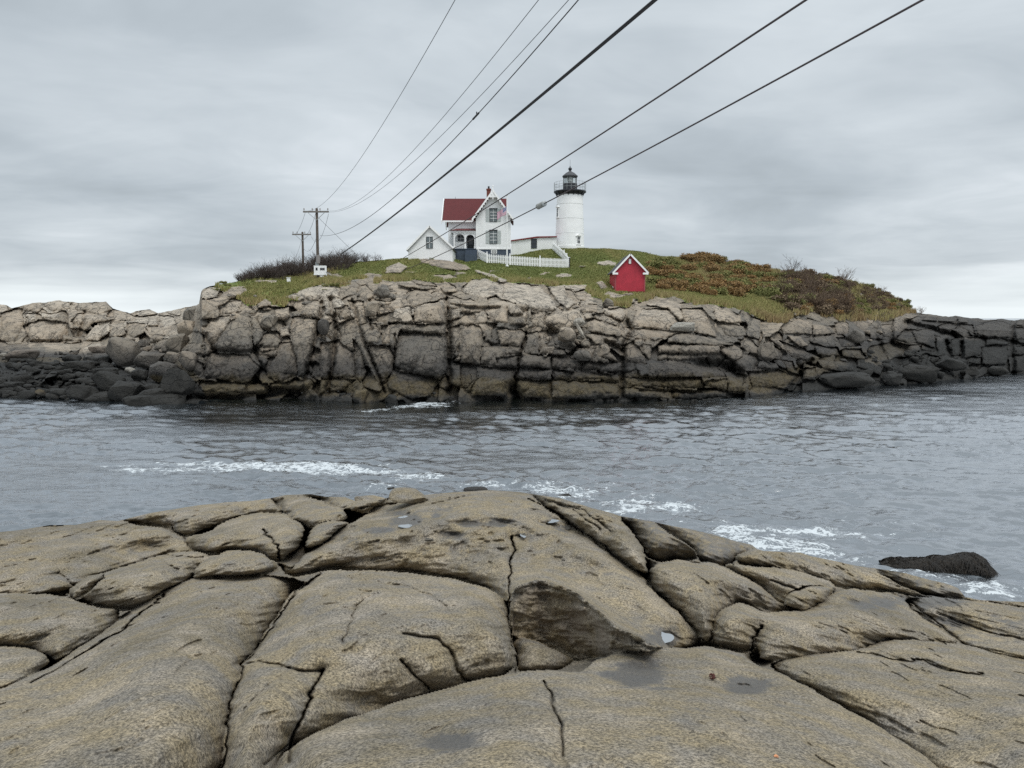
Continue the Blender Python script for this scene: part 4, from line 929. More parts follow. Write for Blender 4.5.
def gable_shed():
    D = gD(430, 258)-.5; B = Bd('gabled_shed', 430, 259, D); R = B.root; X, Z = B.x, B.z
    tag(R, 'low white gabled shed with one dark window beside the red roofed house', 'shed')
    yB = 5.0; a = (X(430.0), Z(227.2))
    MB().prism([(X(408.2), -1.5), (X(452.5), -1.5), (X(452.5), Z(247.8)), a, (X(408.2), Z(249.5))], 0, yB).build('wall', M_CLAP, R)
    r = MB(); h = .10
    r.slab([(X(406.6), -.25, Z(250.6)), (a[0], -.25, a[1]+.14), (a[0], yB+.2, a[1]+.14), (X(406.6), yB+.2, Z(250.6))], h)
    r.slab([(a[0], -.25, a[1]+.14), (X(454.2), -.25, Z(249)), (X(454.2), yB+.2, Z(249)), (a[0], yB+.2, a[1]+.14)], h)
    rf = r.build('roof', M_ROOFD, R)
    b = MB(); b.beam((X(406.9), -.28, Z(250.2)), (a[0], -.28, a[1]+.12), .05, .20); b.beam((a[0], -.28, a[1]+.12), (X(454), -.28, Z(248.6)), .05, .20); b.build('bargeboard', M_TRIM, R)
    window(B, R, X(429.7), Z(242.6), 5.8*B.k, 10.6*B.k, 0, False, False, M_DARK, 2, 2, M_PALEGL)
gable_shed()

def lighthouse():
    D = 114.0; B = Bd('lighthouse', 569.6, 250, D); R = B.root; Z = B.z; k = B.k
    tag(R, 'white round lighthouse tower with black lantern and railed gallery', 'lighthouse')
    r0, r1 = 14.3*k, 12.6*k; zt = Z(192.6)
    rr = lambda z: r0+(r1-r0)*(z/zt)
    MB().lathe([(r0*1.03, -1.5), (r0*1.03, Z(246.6)), (r0*1.0, Z(246.4)), (rr(Z(200)), Z(200)), (r1, zt), (0, zt)], 48).build('tower', M_BRICKW, R, True)
    for py in (204.9, 219.4, 234.2, 196.0):
        z = Z(py); s = MB().lathe([(rr(z), z-.03), (rr(z)+.02, z-.03), (rr(z)+.02, z+.03), (rr(z), z+.03)], 48).build('band', M_SEAM, R, True)
    MB().lathe([(r1, zt-.5), (r1+.08, zt-.3), (14.6*k, zt-.03), (15.9*k, zt), (15.9*k, zt+.15), (0, zt+.15)], 48).build('gallery_deck', M_IRON, R, True)
    for i in range(16):
        br = MB()
        a = 2*math.pi*(i+.5)/16; c, s_ = math.cos(a), math.sin(a); br.beam((c*(r1-.02), s_*(r1-.02), zt-.6), (c*14.6*k, s_*15*k, zt-.02), .07, .10); br.build('bracket', M_IRON, R)
    gz = zt+.15; rg = 15.6*k; n = 24
    ra = MB()
    for h in (.45, .85, 1.22):
        pts = [(rg*math.cos(2*math.pi*i/n), rg*math.sin(2*math.pi*i/n), gz+h) for i in range(n+1)]; ra.tube(pts, .018, 5)
    for i in range(n):
        a = 2*math.pi*i/n; ra.tube([(rg*math.cos(a), rg*math.sin(a), gz), (rg*math.cos(a), rg*math.sin(a), gz+1.25)], .02, 5)
    ra.build('railing', M_GREY, R)
    # lantern
    L = empty('lantern', (0, 0, 0)); L.parent = R
    zl, zg, ze = Z(184), Z(176.4), Z(171.6)
    MB().lathe([(7.1*k, gz), (7.1*k, zl), (6.7*k, zl+.05), (0, zl+.05)], 20).build('lantern_base', M_IRON, L, True)
    tg = NT('lantern_glass'); tg.b.inputs['Transmission Weight'].default_value = .85; tg.b.inputs['IOR'].default_value = 1.1
    mg = tg.done((.75, .80, .80), .05)
    MB().lathe([(6.3*k, zl+.05), (6.3*k, zg)], 10).build('lantern_glass', mg, L)
    mu = MB()
    for i in range(10):
        a = 2*math.pi*i/10; mu.beam((6.4*k*math.cos(a), 6.4*k*math.sin(a), zl), (6.4*k*math.cos(a), 6.4*k*math.sin(a), zg), .07)
    mu.build('mullion', M_IRON, L)
    MB().lathe([(0, zl+.05), (.16, zl+.05), (.16, zl+.3), (.33, zl+.35), (.36, zl+.7), (.3, zl+.95), (0, zl+1.0)], 16).build('lamp', M_SEAM, L, True)
    MB().lathe([(7.5*k, zg-.1), (7.6*k, zg+.05), (4.2*k, zg+.48), (1.6*k, ze), (1.1*k, ze+.1), (0, ze+.12)], 20).build('lantern_roof', M_ROOFD, L, True)
    MB().lathe([(.12, ze), (.12, ze+.12), (.25, ze+.25), (.28, ze+.4), (.2, ze+.55), (.07, ze+.6), (.07, ze+.75), (0, ze+.8)], 12).build('ventilator_ball', M_IRON, L, True)
    MB().tube([(0, 0, ze+.7), (0, 0, Z(159.5))], .018, 5).build('lightning_rod', M_IRON, L)
    # windows
    def tw(px, zc, w, h, hood):
        x = (px-569.6)*k; y = -math.sqrt(max(rr(zc)**2-x*x, .01)); a = math.atan2(x, -y)
        e = empty('window', (x, y+.04, zc), a); e.parent = R
        f = MB().box(-w/2-.09, w/2+.09, -.10, .12, -h/2-.09, h/2+.09).build('frame', M_TRIM, e)
        MB().box(-w/2, w/2, -.12, -.103, -h/2, h/2).build('pane', M_GLASS, e)
        m = MB().box(-.02, .02, -.14, -.123, -h/2, h/2).box(-w/2, w/2, -.143, -.121, -.03, .03)
        m.build('muntins', M_TRIM, e)
        if hood: MB().prism([(-w/2-.28, h/2+.12), (w/2+.28, h/2+.12), (0, h/2+.42)], -.22, .12).build('hood', M_TRIM, e); MB().box(-w/2-.2, w/2+.2, -.18, .12, -h/2-.2, -h/2-.10).build('sill', M_TRIM, e)
    tw(577.2, Z(241.3), .44, .95, True)
    tw(557.6, Z(213.2), .34, 1.2, True)
    for px in (578.6, 561.7):
        x = (px-569.6)*k; z = Z(194.6); y = -math.sqrt(rr(z)**2-x*x)
        MB().box(x-.09, x+.09, y-.06, y+.1, z-.08, z+.08).build('vent_hole', M_DARK, R)
lighthouse()

def passage():
    D = 110.5; B = Bd('covered_passage', 534, 250, D); R = B.root; X, Z = B.x, B.z
    tag(R, 'low white covered passage joining the house to the lighthouse tower', 'passage')
    x0, xm, x1 = X(511.2), X(537), X(556.5)
    MB().prism([(x0, -1.8), (x1, -1.0), (x1, Z(237.3)), (xm, Z(237.9)), (x0, Z(241.4))], 0, 3.0).build('wall', M_CLAP, R)
    r = MB().prism([(x0-.05, Z(241.3)), (xm, Z(237.7)), (x1+.05, Z(237.2)), (x1+.05, Z(236.2)), (xm, Z(236.5)), (x0-.05, Z(240.3))], -.22, 3.2)
    r.build('roof', M_REDTRIM, R)
    window(B, R, X(534), Z(243.6), 5.2*B.k, 8.8*B.k, 0, False, False, M_DARK, 2, 1)
passage()

def red_shed():
    D = gD(628, 291)-1.2; B = Bd('oil_house', 629.8, 292, D); R = B.root; X, Z = B.x, B.z
    tag(R, 'small bright red shed with white gable boards standing alone on the grass', 'shed')
    x0, x1 = X(615), X(644.8); ez = Z(270.5); a = (X(629.6), Z(254.8)); yB = 4.6
    MB().prism([(x0, -.9), (x1, -.9), (x1, ez), a, (x0, ez)], 0, yB).build('wall', M_RED, R)
    MB().box(x0-.05, x1+.05, -.06, yB+.05, -.9, .10).build('plinth', M_REDTRIM, R)
    r = MB(); sl_ = (a[1]-ez)/(a[0]-x0); o = .26
    L_ = (x0-o, ez-o*sl_+.10); R_ = (x1+o, ez-o*sl_+.10); A_ = (a[0], a[1]+.10)
    r.slab([(L_[0], -.3, L_[1]), (A_[0], -.3, A_[1]), (A_[0], yB+.25, A_[1]), (L_[0], yB+.25, L_[1])], .10)
    r.slab([(A_[0], -.3, A_[1]), (R_[0], -.3, R_[1]), (R_[0], yB+.25, R_[1]), (A_[0], yB+.25, A_[1])], .10)
    r.build('roof', M_ROOFD, R)
    b = MB(); b.beam((L_[0]-.02, -.33, L_[1]-.1), (A_[0], -.33, A_[1]-.06), .05, .17); b.beam((A_[0], -.33, A_[1]-.08), (R_[0]+.02, -.33, R_[1]-.1), .05, .17)
    b.box(L_[0]-.04, x0+.26, -.36, -.02, L_[1]-.26, L_[1]-.06); b.box(x1-.26, R_[0]+.04, -.36, -.02, R_[1]-.26, R_[1]-.06); b.build('bargeboard', M_TRIM, R)
    fm_ = plain('faded_red', (.34, .07, .08), .7)
    for q in (x0-.03, x1-.10): MB().box(q, q+.13, -.03, -.003, .1, ez-.25).build('corner_board', fm_, R)
    f = MB().box(a[0]-.19, a[0]+.13, -.05, 0.02, Z(264.2), Z(258.6)).build('window', M_REDTRIM, R)
    MB().box(a[0]-.13, a[0]+.11, -.07, -.052, Z(263.7), Z(259)).build('pane', M_TRIM, f)
    MB().box(x0-.05, x0+.02, 1.3, 2.0, Z(289.5), Z(285.6)).build('side_hatch', M_TRIM, R)
red_shed()

# ================================================================ fence, flagpole, poles, wires
def ground_pt(px, py, dz=0):
    D = gD(px, py)-.25; x, y, z = pt(px, py, D); return np.array([x, y, z+dz])
def picket_fence():
    runs = [[(478, 258.5), (487, 263), (510, 265), (540, 267), (569.5, 268)], [(569.5, 268), (564, 260), (553, 250.5)]]
    o = ground_pt(569.5, 268); root = empty('picket_fence', tuple(o)); tag(root, 'white picket fence running below the house and up toward the tower', 'fence')
    for pts in runs:
        P = [ground_pt(*p)-o for p in pts]
        for a, b in zip(P[:-1], P[1:]):
            d = b-a; L = np.linalg.norm(d[:2]); n = max(2, int(L/.20)); u = d/L
            ang = math.atan2(d[1], d[0]); pk = MB(); nx, ny = -math.sin(ang), math.cos(ang)
            for zz in (.35, .85): pk.beam(a+np.array([nx*.03, ny*.03, zz]), b+np.array([nx*.03, ny*.03, zz]), .04, .09)
            for i in range(n):
                p = a+d*(i+.5)/n; c, s = math.cos(ang)*.065, math.sin(ang)*.065
                v = []
                for t in (-.0, .025):
                    ox, oy = -nx*t, -ny*t
                    v += [(p[0]-c+ox, p[1]-s+oy, p[2]+.03), (p[0]+c+ox, p[1]+s+oy, p[2]+.03), (p[0]+c+ox, p[1]+s+oy, p[2]+1.02), (p[0]+ox, p[1]+oy, p[2]+1.12), (p[0]-c+ox, p[1]-s+oy, p[2]+1.02)]
                pk.add(v, [(0, 1, 2, 3, 4), (9, 8, 7, 6, 5)]+[(j, (j+1) % 5, 5+(j+1) % 5, 5+j) for j in range(5)])
            pk.build('pickets', M_TRIM, root)
            m = max(1, round(L/3.2))
            for i in range(m+1 if (b is P[-1]) else m):
                p = a+d*i/m; q = MB().box(-.07, .07, -.07, .07, -.3, 1.25); q.add([(-.10, -.10, 1.25), (.10, -.10, 1.25), (.10, .10, 1.25), (-.10, .10, 1.25), (0, 0, 1.36)], [(0, 1, 4), (1, 2, 4), (2, 3, 4), (3, 0, 4), (3, 2, 1, 0)])
                q.build('post', M_TRIM, root, loc=tuple(p))
picket_fence()
def flagpole():
    o = ground_pt(507, 266.5); D = o[1]; k = D/F; h = (266.5-198)*k
    r = empty('flagpole', tuple(o)); tag(r, 'thin white flagpole in front of the keeper\'s house', 'flagpole')
    MB().lathe([(.20, -.2), (.20, .12), (.085, .16), (.05, h), (0, h)], 10).build('pole', M_TRIM, r, True)
    MB().lathe([(0, h), (.07, h+.04), (.09, h+.1), (.06, h+.17), (0, h+.19)], 10).build('finial', M_SEAM, r, True)
    # limp flag, seven red and six white stripes, blue canton with stars
    mats = [plain('flag_red', (.42, .10, .17), .8, .1), plain('flag_white', (.62, .58, .63), .8, .05), plain('flag_blue', (.05, .06, .20), .8, .1)]
    NX, NZ, W, Hh = 30, 26, 1.15, .8
    V = []; Fc = []; mi = []
    for j in range(NZ+1):
        for i in range(NX+1):
            s = i/NX; tt = j/NZ
            x = -s*W*.92; y = .10*math.sin(s*9+tt*1.6)*s+.05*math.sin(s*21)*s; z = -tt*Hh-.62*s**1.25+.04*math.sin(s*8+tt*3)
            V.append((x, y, z))
    for j in range(NZ):
        for i in range(NX):
            a = j*(NX+1)+i; Fc.append((a, a+1, a+NX+2, a+NX+1)); st = j//2
            mi.append(2 if (i < 12 and j < 14) else (0 if st % 2 == 0 else 1))
    me = mesh_np('flag', V, Fc, mats, True, midx=mi)
    f = link('flag', me, None, (o[0]-.06, o[1], o[2]+h-1.25))
    sm = f.modifiers.new('thickness', 'SOLIDIFY'); sm.thickness = .01
    tag(f, 'limp faded stars and stripes flag hanging near the top of the flagpole', 'flag')
    st = MB()
    for rr_ in range(9):
        for cc in range(6 if rr_ % 2 == 0 else 5):
            i = 1+cc*2+(rr_ % 2); j = 1+rr_*1.5; s = i/NX; tt = j/NZ
            x = -s*W*.92; y = .10*math.sin(s*9+tt*1.6)*s+.05*math.sin(s*21)*s; z = -tt*Hh-.62*s**1.25+.04*math.sin(s*8+tt*3)
            q = [(x+.016*math.cos(a), y-.012, z+.016*math.sin(a)) for a in np.linspace(math.pi/2, math.pi/2+2*math.pi, 6)[:-1]]
            st.add(q, [(0, 1, 2, 3, 4)])
    st.build('stars', M_TRIM, f)
flagpole()

def utility_pole(px, top, base_py, D, ax0, ax1, apy, label, extra):
    x, y, zb = pt(px, base_py, D); k = D/F; h = (base_py-top)*k
    r = empty('utility_pole', (x, y, zb)); tag(r, label, 'utility pole', 'utility poles carrying the cables over the channel')
    MB().lathe([(.17, -1.2), (.165, 0), (.13, h), (.09, h+.06), (0, h+.07)], 12).build('pole', M_WOOD, r, True)
    za = (base_py-apy)*k; xa, xb = (ax0-px)*k, (ax1-px)*k
    MB().box(xa, xb, -.24, -.13, za-.08, za+.08).build('crossarm', M_WOODL, r)
    br = MB().beam((-.9, -.27, za-.05), (0, -.20, za-.85), .04, .05).beam((.9, -.27, za-.05), (0, -.20, za-.85), .04, .05); br.build('arm_brace', M_GREY, r)
    for xx in (xa+.1, xb-.1, xa*.30 if extra else xa*.5, xb*.30):
        MB().lathe([(.02, za+.08), (.02, za+.16), (.07, za+.18), (.045, za+.24), (.075, za+.27), (.04, za+.36), (0, za+.38)], 8, (xx, -.185)).build('insulator', M_PORC, r, True)
    if extra:
        MB().box(-.16, .16, -.36, -.17, (base_py-266)*k, (base_py-262.5)*k).build('bracket', M_GREY, r)
        MB().lathe([(0, (base_py-264)*k), (.20, (base_py-264)*k), (.22, (base_py-260)*k), (.16, (base_py-256)*k), (0, (base_py-255.5)*k)], 12, (.12, -.34)).build('junction_box', M_PORC, r, True)
    return np.array([x, y, zb]), k
DP1, DP2 = 80.0, 100.0
o1, k1 = utility_pole(318.3, 210.5, 284, DP1, 305.3, 330.6, 213.6, 'nearer wooden utility pole with crossarm and white notice board', True)
o2, k2 = utility_pole(303.4, 233.2, 274, DP2, 293.7, 312.2, 235.4, 'smaller farther utility pole rising from the bare thicket', False)
def notice():
    x, y, z = pt(320.3, 270.0, DP1-.45); k = DP1/F
    b = empty('notice_board', (x, y, z)); tag(b, 'white rectangular notice board with two dark marks fixed to the nearer pole', 'notice board')
    w, h = 6.2*k, 4.4*k
    MB().box(-w, w, -.04, .04, -h, h*.92).build('board', M_TRIM, b)
    MB().box(-w-.05, w+.05, -.08, .05, -h-.06, -h).box(-w-.02, w*.9, -.05, .04, h*.92, h).build('frame', M_SEAM, b)
    m = MB().box(-w*.72, -w*.42, -.052, -.042, -.05, .24)
    for i, q in enumerate((0, .16, .3, .46, .6)): m.box(w*(q-.02), w*(q+.11), -.052, -.042, -.04+.02*(i % 2), .22)
    m.build('dark_lettering', M_IRON, b)
    MB().box(-.05, .35, -.03, .03, -h-.26, -h-.07).build('tag_plate', M_TRIM, b)
    o = pt(288.8, 281.5, gD(289, 282)-.6)
    s = empty('marker_post', (o[0], o[1], o[2]-.45)); tag(s, 'small white marker post standing at the edge of the thicket', 'marker')
    MB().box(-.17, .17, -.12, .12, -.3, .80).build('post', M_TRIM, s); MB().box(-.21, .21, -.15, .15, .80, .88).build('cap', M_SEAM, s)
notice()

M_CABLE = plain('black_cable', (.014, .012, .012), .5, .2); M_CABLE2 = plain('worn_cable', (.060, .045, .045), .6, .2, 5); M_WIRE = plain('grey_wire', (.10, .105, .11), .6, .1)
def span(pix, DE, DA, ext):
    """cable through three or more directions on one vertical plane; returns points from the island end to behind the camera"""
    (x0, y0), (x1, y1) = pix[0], pix[-1]
    E = np.array(pt(x0, y0, DE)); A = np.array(pt(x1, y1, DA)); dxy = A[:2]-E[:2]
    ts, zs = [0.], [E[2]]
    for x, y in pix[1:-1]:
        a, b = ray(x, y)                     # solve E+t*d with X = a*Y
        t = (a*E[1]-E[0])/(dxy[0]-a*dxy[1]); ts.append(float(t)); zs.append(float(H+b*(E[1]+t*dxy[1])))
    ts.append(1.); zs.append(A[2])
    co = np.polyfit(ts, zs, min(2, len(ts)-1), w=[6]+[1]*(len(ts)-2)+[3])
    tt = np.linspace(0, ext, 70)
    return [np.array([E[0]+t*dxy[0], E[1]+t*dxy[1], np.polyval(co, t)]) for t in tt]
def wire(name, label, pix, DE, DA, r, mat, ext=1.8, off=None, cat='cable', group=None):
    P = span(pix, DE, DA, ext); o = P[0]
    if off is not None: P = [p+np.array(off) for p in P]
    ob = MB().tube([p-o for p in P], r, 6).build(name, mat, None, True, tuple(o)); tag(ob, label, cat, group)
    return P
W1 = wire('overhead_wire', 'leftmost thin wire curving up from the left end of the crossarm', [(306.0, 211), (322, 203.5), (352, 172), (400, 95), (455, 0)], DP1, 20, .010, M_WIRE)
W2 = wire('overhead_wire', 'second thin wire from the left, rising from the right end of the crossarm', [(329.8, 211), (350, 203), (400, 167), (465, 95), (538, 0)], DP1, 20, .010, M_WIRE)
W3 = wire('overhead_wire', 'third thin wire from the left, between the plain wire and the spliced wire', [(327, 212), (350, 206), (400, 174), (480, 102), (568, 0)], DP1, 20, .010, M_WIRE)
W4 = wire('overhead_wire', 'dark wire with a small splice that meets the nearer pole below its crossarm', [(320, 235.5), (345, 232.5), (400, 193), (473, 111), (579, 0)], DP1, 20, .016, M_CABLE)
W5 = wire('tramway_cable', 'thick black double cable running from the thicket to the top edge, upper strand', [(341, 254), (430, 187), (520, 113), (655, 0)], 82, 20, .034, M_CABLE, 1.6, (0, 0, .024), group='twin strands of the thick black cable')
W5b = wire('tramway_cable', 'thick black double cable running from the thicket to the top edge, lower strand', [(341, 254), (430, 187), (520, 113), (655, 0)], 82, 20, .026, M_CABLE, 1.6, (.0, 0, -.030), group='twin strands of the thick black cable')
W6 = wire('tramway_cable', 'brownish cable crossing in front of the house gable', [(404, 257.5), (445, 233), (500, 200), (650, 101), (806, 0)], 84, 20, .030, M_CABLE2, 1.6)
W7 = wire('tramway_cable', 'rightmost cable, passing the lighthouse gallery with a grey canister on it', [(405, 270), (440, 254.5), (541, 204.5), (700, 124), (922, 0)], 82, 20, .030, M_CABLE2, 1.6)
def canister():
    b = [p for p in W7]; best = min(range(len(b)-1), key=lambda i: abs((b[i][0]/b[i][1])*F+512-541.5))
    p0, p1 = b[best], b[best+1]; d = (p1-p0)/np.linalg.norm(p1-p0)
    # exact point
    a, _ = ray(541.3, 204.3); t = (a*p0[1]-p0[0])/((p1-p0)[0]-a*(p1-p0)[1]); c = p0+t*(p1-p0)
    L = 15.5*c[1]/F/2*1.15; r = 2.7*c[1]/F
    root = empty('cable_canister', tuple(c)); tag(root, 'grey capped canister clamped on the rightmost cable near the lighthouse', 'canister')
    MB().tube([-d*L*.86, d*L*.86], r, 18).build('body', plain('canister_grey', (.33, .33, .30), .55, .2, 6), root, True)
    for s in (-1, 1): MB().tube([d*s*L*.86, d*s*L*.93, d*s*L], [r*1.06, r*1.02, r*.45], 18).build('end_cap', M_CABLE if s < 0 else M_GREY, root, True)
canister()
def splice():
    a, _ = ray(473, 111); p = min(W4, key=lambda q: abs(q[0]/q[1]-a)); i = [id(q) for q in W4].index(id(p)); d = W4[i+1]-W4[i]; d = d/np.linalg.norm(d)
    q = MB().tube([p*0-d*.35, d*.35], [.035, .035], 8).tube([d*.1, d*.1+np.array([0, -.02, .12])], .02, 5).build('cable_splice', M_CABLE, None, True, tuple(p)); tag(q, 'short dark splice sleeve halfway up the dark wire', 'splice')
splice()
def short_wires():
    def P(px, py, D): return np.array(pt(px, py, D))
    L = [('overhead_wire', 'thin wire joining the left crossarm ends of the two poles', (306, 212), DP1, (295.5, 234), DP2, .35), ('overhead_wire', 'thin wire from the crossarm middle down to the farther pole', (316, 214), DP1, (303, 234), DP2, .8),
         ('overhead_wire', 'thin wire joining the right crossarm ends of the two poles', (329, 214), DP1, (311, 236), DP2, 1.6), ('overhead_wire', 'low slack wire between the two poles', (317.5, 236), DP1, (304, 249), DP2, .8),
         ('guy_wire', 'thin straight guy wire slanting right from the nearer pole into the thicket', (319, 218), DP1, (358, 256), 84, .02), ('guy_wire', 'thin drooping wire running down left from the farther pole', (302, 240), DP2, (291, 268), 92, .3)]
    for n, lab, a, Da, b, Db, sag in L:
        A, Bq = P(*a, Da), P(*b, Db); A[1] -= .2; pts = [A+(Bq-A)*t-np.array([0, 0, sag*4*t*(1-t)]) for t in np.linspace(0, 1, 16)]
        o = MB().tube([p-A for p in pts], .016, 5).build(n, M_WIRE, None, True, tuple(A)); tag(o, lab, 'wire')
    for lab, q in (('upper of two pale cables drooping from the notice board to the grass', [(326, 272), (334, 277), (345, 281), (358, 281)]), ('lower of two pale cables drooping from the notice board to the grass', [(325, 274), (330, 280), (337, 283), (343, 284)])):
        pts = [P(x, y, DP1-.5-i*.3 if i < 2 else gD(x, y)-.5) for i, (x, y) in enumerate(q)]
        o = MB().tube([p-pts[0] for p in pts], .03, 5).build('ground_cable', M_GREY, None, True, tuple(pts[0])); tag(o, lab, 'cable')
short_wires()
# ================================================================ loose boulders
def rock_mesh(name, mat, seed, cuts=16, rough=.05, sub=4, flat=.72, pw=.55):
    r = np.random.default_rng(seed)
    bm = bmesh.new(); bmesh.ops.create_icosphere(bm, subdivisions=sub, radius=1)
    P = np.array([v.co[:] for v in bm.verts]); Fc = np.array([[v.index for v in f.verts] for f in bm.faces]); bm.free()
    P = np.sign(P)*np.abs(P)**pw; P /= np.linalg.norm(P, axis=1).max()*.82
    for i in range(cuts):
        n = r.normal(size=3); n /= np.linalg.norm(n); d = r.uniform(flat-.08, .95)
        q = P@n; P = P-np.clip(q-d, 0, None)[:, None]*n*.93
    P /= np.abs(P).max(0)
    n3 = fbm(P[:, 0]*1.7+P[:, 2]+seed, P[:, 1]*1.7-P[:, 2]*1.3, 4, seed)+.5*fbm(P[:, 0]*6-P[:, 2]*5, P[:, 1]*6+P[:, 2]*4, 3, seed+5)
    P = P*(1+rough*n3)[:, None]
    me = mesh_np(name, P, Fc, mat, True)
    return me
RM = {}
for key, m in (('g', M_BLD), ('k', M_BLDK), ('t', M_TAN), ('y', M_PALE)):
    RM[key] = [rock_mesh('boulder', m, 100+i*7, 10+4*i, .07+.012*i, 4, .68+.05*(i % 3)) for i in range(4)]
SLAB = {k: [rock_mesh('boulder', m, 700+i*5, 9, .10, 5, .86, .30) for i in range(2)] for k, m in (('g', M_BLD), ('k', M_BLDK), ('t', M_TAN), ('y', M_PALE))}
RS = {k: [rock_mesh('stone', m, 300+i*3, 9+2*i, .05, 2, .6) for i in range(4)] for k, m in (('g', M_BLD), ('k', M_BLDK))}
def boulder(px, py, rx, ry, mesh, label, name='boulder', group=None, rot=0.0, dD=0.0, cat='rock', dep=1.0):
    """rock whose outline is centred on (px, py) with half sizes rx, ry in picture steps; it rests on the ground in front"""
    D = gD(px, py+ry*.75)-.15+dD; k = D/F
    o = link(name, mesh, None, pt(px, py, D))
    o.scale = (rx*k, (rx+ry)*.5*k*dep, ry*k); o.rotation_euler = (0, math.radians(-rot), 0)
    tag(o, label, cat, group); return o
B1 = [  # crop 1 coordinates: x, y, rx, ry, rot, kind, label
 (705, 352, 95, 92, 0, 'g', 'biggest round grey boulder on the left shore, below the rock wall'), (598, 398, 52, 32, 0, 'k', 'dark rounded boulder just left of the biggest round one'),
 (402, 388, 56, 26, 0, 'k', 'flat black boulder at the foot of the pale shingle beach'), (455, 432, 70, 28, 0, 'k', 'dark low boulder below the flat black one by the shingle'),
 (520, 396, 38, 20, 0, 'k', 'small dark stone between two larger boulders below the beach'), (860, 395, 92, 52, -8, 'g', 'long grey boulder leaning right of the biggest round one'),
 (925, 462, 88, 66, 0, 'g', 'blocky grey boulder with a deep shadow under its left side'), (1000, 530, 90, 85, 10, 'k', 'dark boulder wedged against the foot of the tall cliff corner'),
 (625, 520, 100, 62, -12, 'k', 'sloping dark slab boulder facing the water at left'), (722, 572, 98, 62, -8, 'k', 'wet domed boulder behind the waterline rocks at left'),
 (862, 560, 55, 34, 0, 'k', 'small brown boulder tucked between two wet boulders'), (470, 582, 95, 50, -10, 'k', 'low wet boulder at the water edge, leftmost of the dark shore boulders'),
 (580, 620, 78, 32, 0, 'k', 'black flat boulder partly in the water at left'), (885, 640, 150, 48, 3, 'k', 'long black weedy rock lying in the water at the foot of the cliff'),
 (870, 600, 90, 36, 6, 'k', 'upper ledge of black rock above the long weedy rock'), (600, 470, 60, 26, 0, 'k', 'dark flattish stone below the biggest round boulder'),
 (125, 372, 78, 30, 0, 't', 'low tan boulder on the left end of the shingle'), (25, 368, 22, 12, 0, 'y', 'small whitish stone at the far left of the shingle'),
 (742, 458, 36, 20, -15, 'y', 'pale yellow stone wedged under the biggest round boulder'), (812, 305, 36, 24, 0, 'g', 'small grey boulder at the foot of the left rock wall'),
 (985, 385, 48, 38, 0, 'g', 'grey boulder resting high between the shore and the cliff corner'), (560, 340, 44, 20, 0, 't', 'tan stone half sunk in the shingle beside the round boulder'),
 (330, 582, 52, 26, 0, 'k', 'dark wet stone at the waterline below the black stones'), (235, 582, 36, 20, -20, 'g', 'light grey wedge of stone at the left waterline'),
 (60, 545, 60, 22, 0, 'k', 'dark slab of stone on the left shore near the water'), (1010, 300, 62, 60, 0, 'g', 'tall grey boulder leaning on the left edge of the cliff corner'), (1060, 215, 60, 55, 10, 'g', 'grey boulder under the overhanging brow of the cliff corner'), (955, 330, 40, 34, 0, 'g', 'grey boulder between the left rock wall and the cliff corner'), (1075, 400, 55, 60, 0, 'g', 'upright slab boulder at the base of the cliff corner'), (1090, 140, 45, 50, 0, 'g', 'topmost boulder against the side of the cliff corner'),
 (790, 480, 50, 40, 0, 'k', 'black boulder in the gap under the blocky grey boulder')]
for i, (x, y, rx, ry, rot, kd, lab) in enumerate(B1):
    boulder(x*.1758, 290+y*.1758, rx*.1758, ry*.1758, RM[kd][i % 4] if rx < 2.2*ry else SLAB[kd][i % 2], lab, rot=rot, dD=-.4)
B2 = [ # picture coordinates
 (360.8, 396, 8, 8, 0, 'g', 'upright grey boulder standing on the gravel at the cliff foot'), (392, 399.8, 7, 6, 0, 'k', 'smaller rounded boulder on the gravel right of the upright one'),
 (765.5, 352, 10.5, 10, 0, 'g', 'pale rounded boulder perched above dark ledges right of centre'), (843, 380, 28, 6.5, 3, 'k', 'broad flat boulder with a tan top at the right waterline'),
 (893, 379, 9, 6.5, 0, 'k', 'dark boulder at the water edge just right of the broad flat one'), (949, 364, 14, 6.5, 0, 'k', 'brownish domed boulder on the right shore below the two pillars'),
 (969, 372, 10, 5, 0, 'k', 'low black boulder at the waterline below the domed one'), (996.5, 370, 9.5, 4.8, 0, 'k', 'rounded black boulder at the water edge near the right end'),
 (915, 373, 18, 8, -6, 'k', 'long sloping black boulder on the right shore'), (855, 336, 8, 7.5, 0, 'g', 'light grey rounded boulder below the bare shrubs on the right slope'),
 (580, 331, 2.0, 9, 28, 'y', 'thin bleached stick-like sliver of rock leaning in the rubble'), (578.5, 322, 6, 5, 20, 'y', 'small pointed pale stone above the leaning sliver'),
 (549, 350, 6, 4, 0, 'g', 'small round boulder on the rubble ledge left of the leaning sliver'), (566, 334, 9, 8, 20, 'g', 'striped grey boulder in the dark hollow of the cliff'),
 (601, 352, 9, 6, 30, 'g', 'tilted grey boulder at the right side of the rubble hollow'), (582, 355, 9, 6, 0, 'g', 'squat boulder just left of the tilted one in the rubble hollow'),
 (269, 321, 8.5, 7, 0, 'g', 'roundish grey boulder set in the upper left cliff face'), (608, 303, 5.5, 5, 0, 'g', 'grey stone at the top of the cliff just below the red shed'),
 (682, 327, 11.5, 4.5, 0, 'y', 'flat pale boulder resting on the light ledges right of the red shed'), (323, 326, 6, 9, 0, 'k', 'dark boulder deep in the cleft of the left cliff'),
 (373, 308, 7.5, 8, 0, 'g', 'grey round boulder jammed in the crack left of the square block'), (383, 292, 8, 6, 10, 'g', 'angular boulder above the jammed round boulder')]
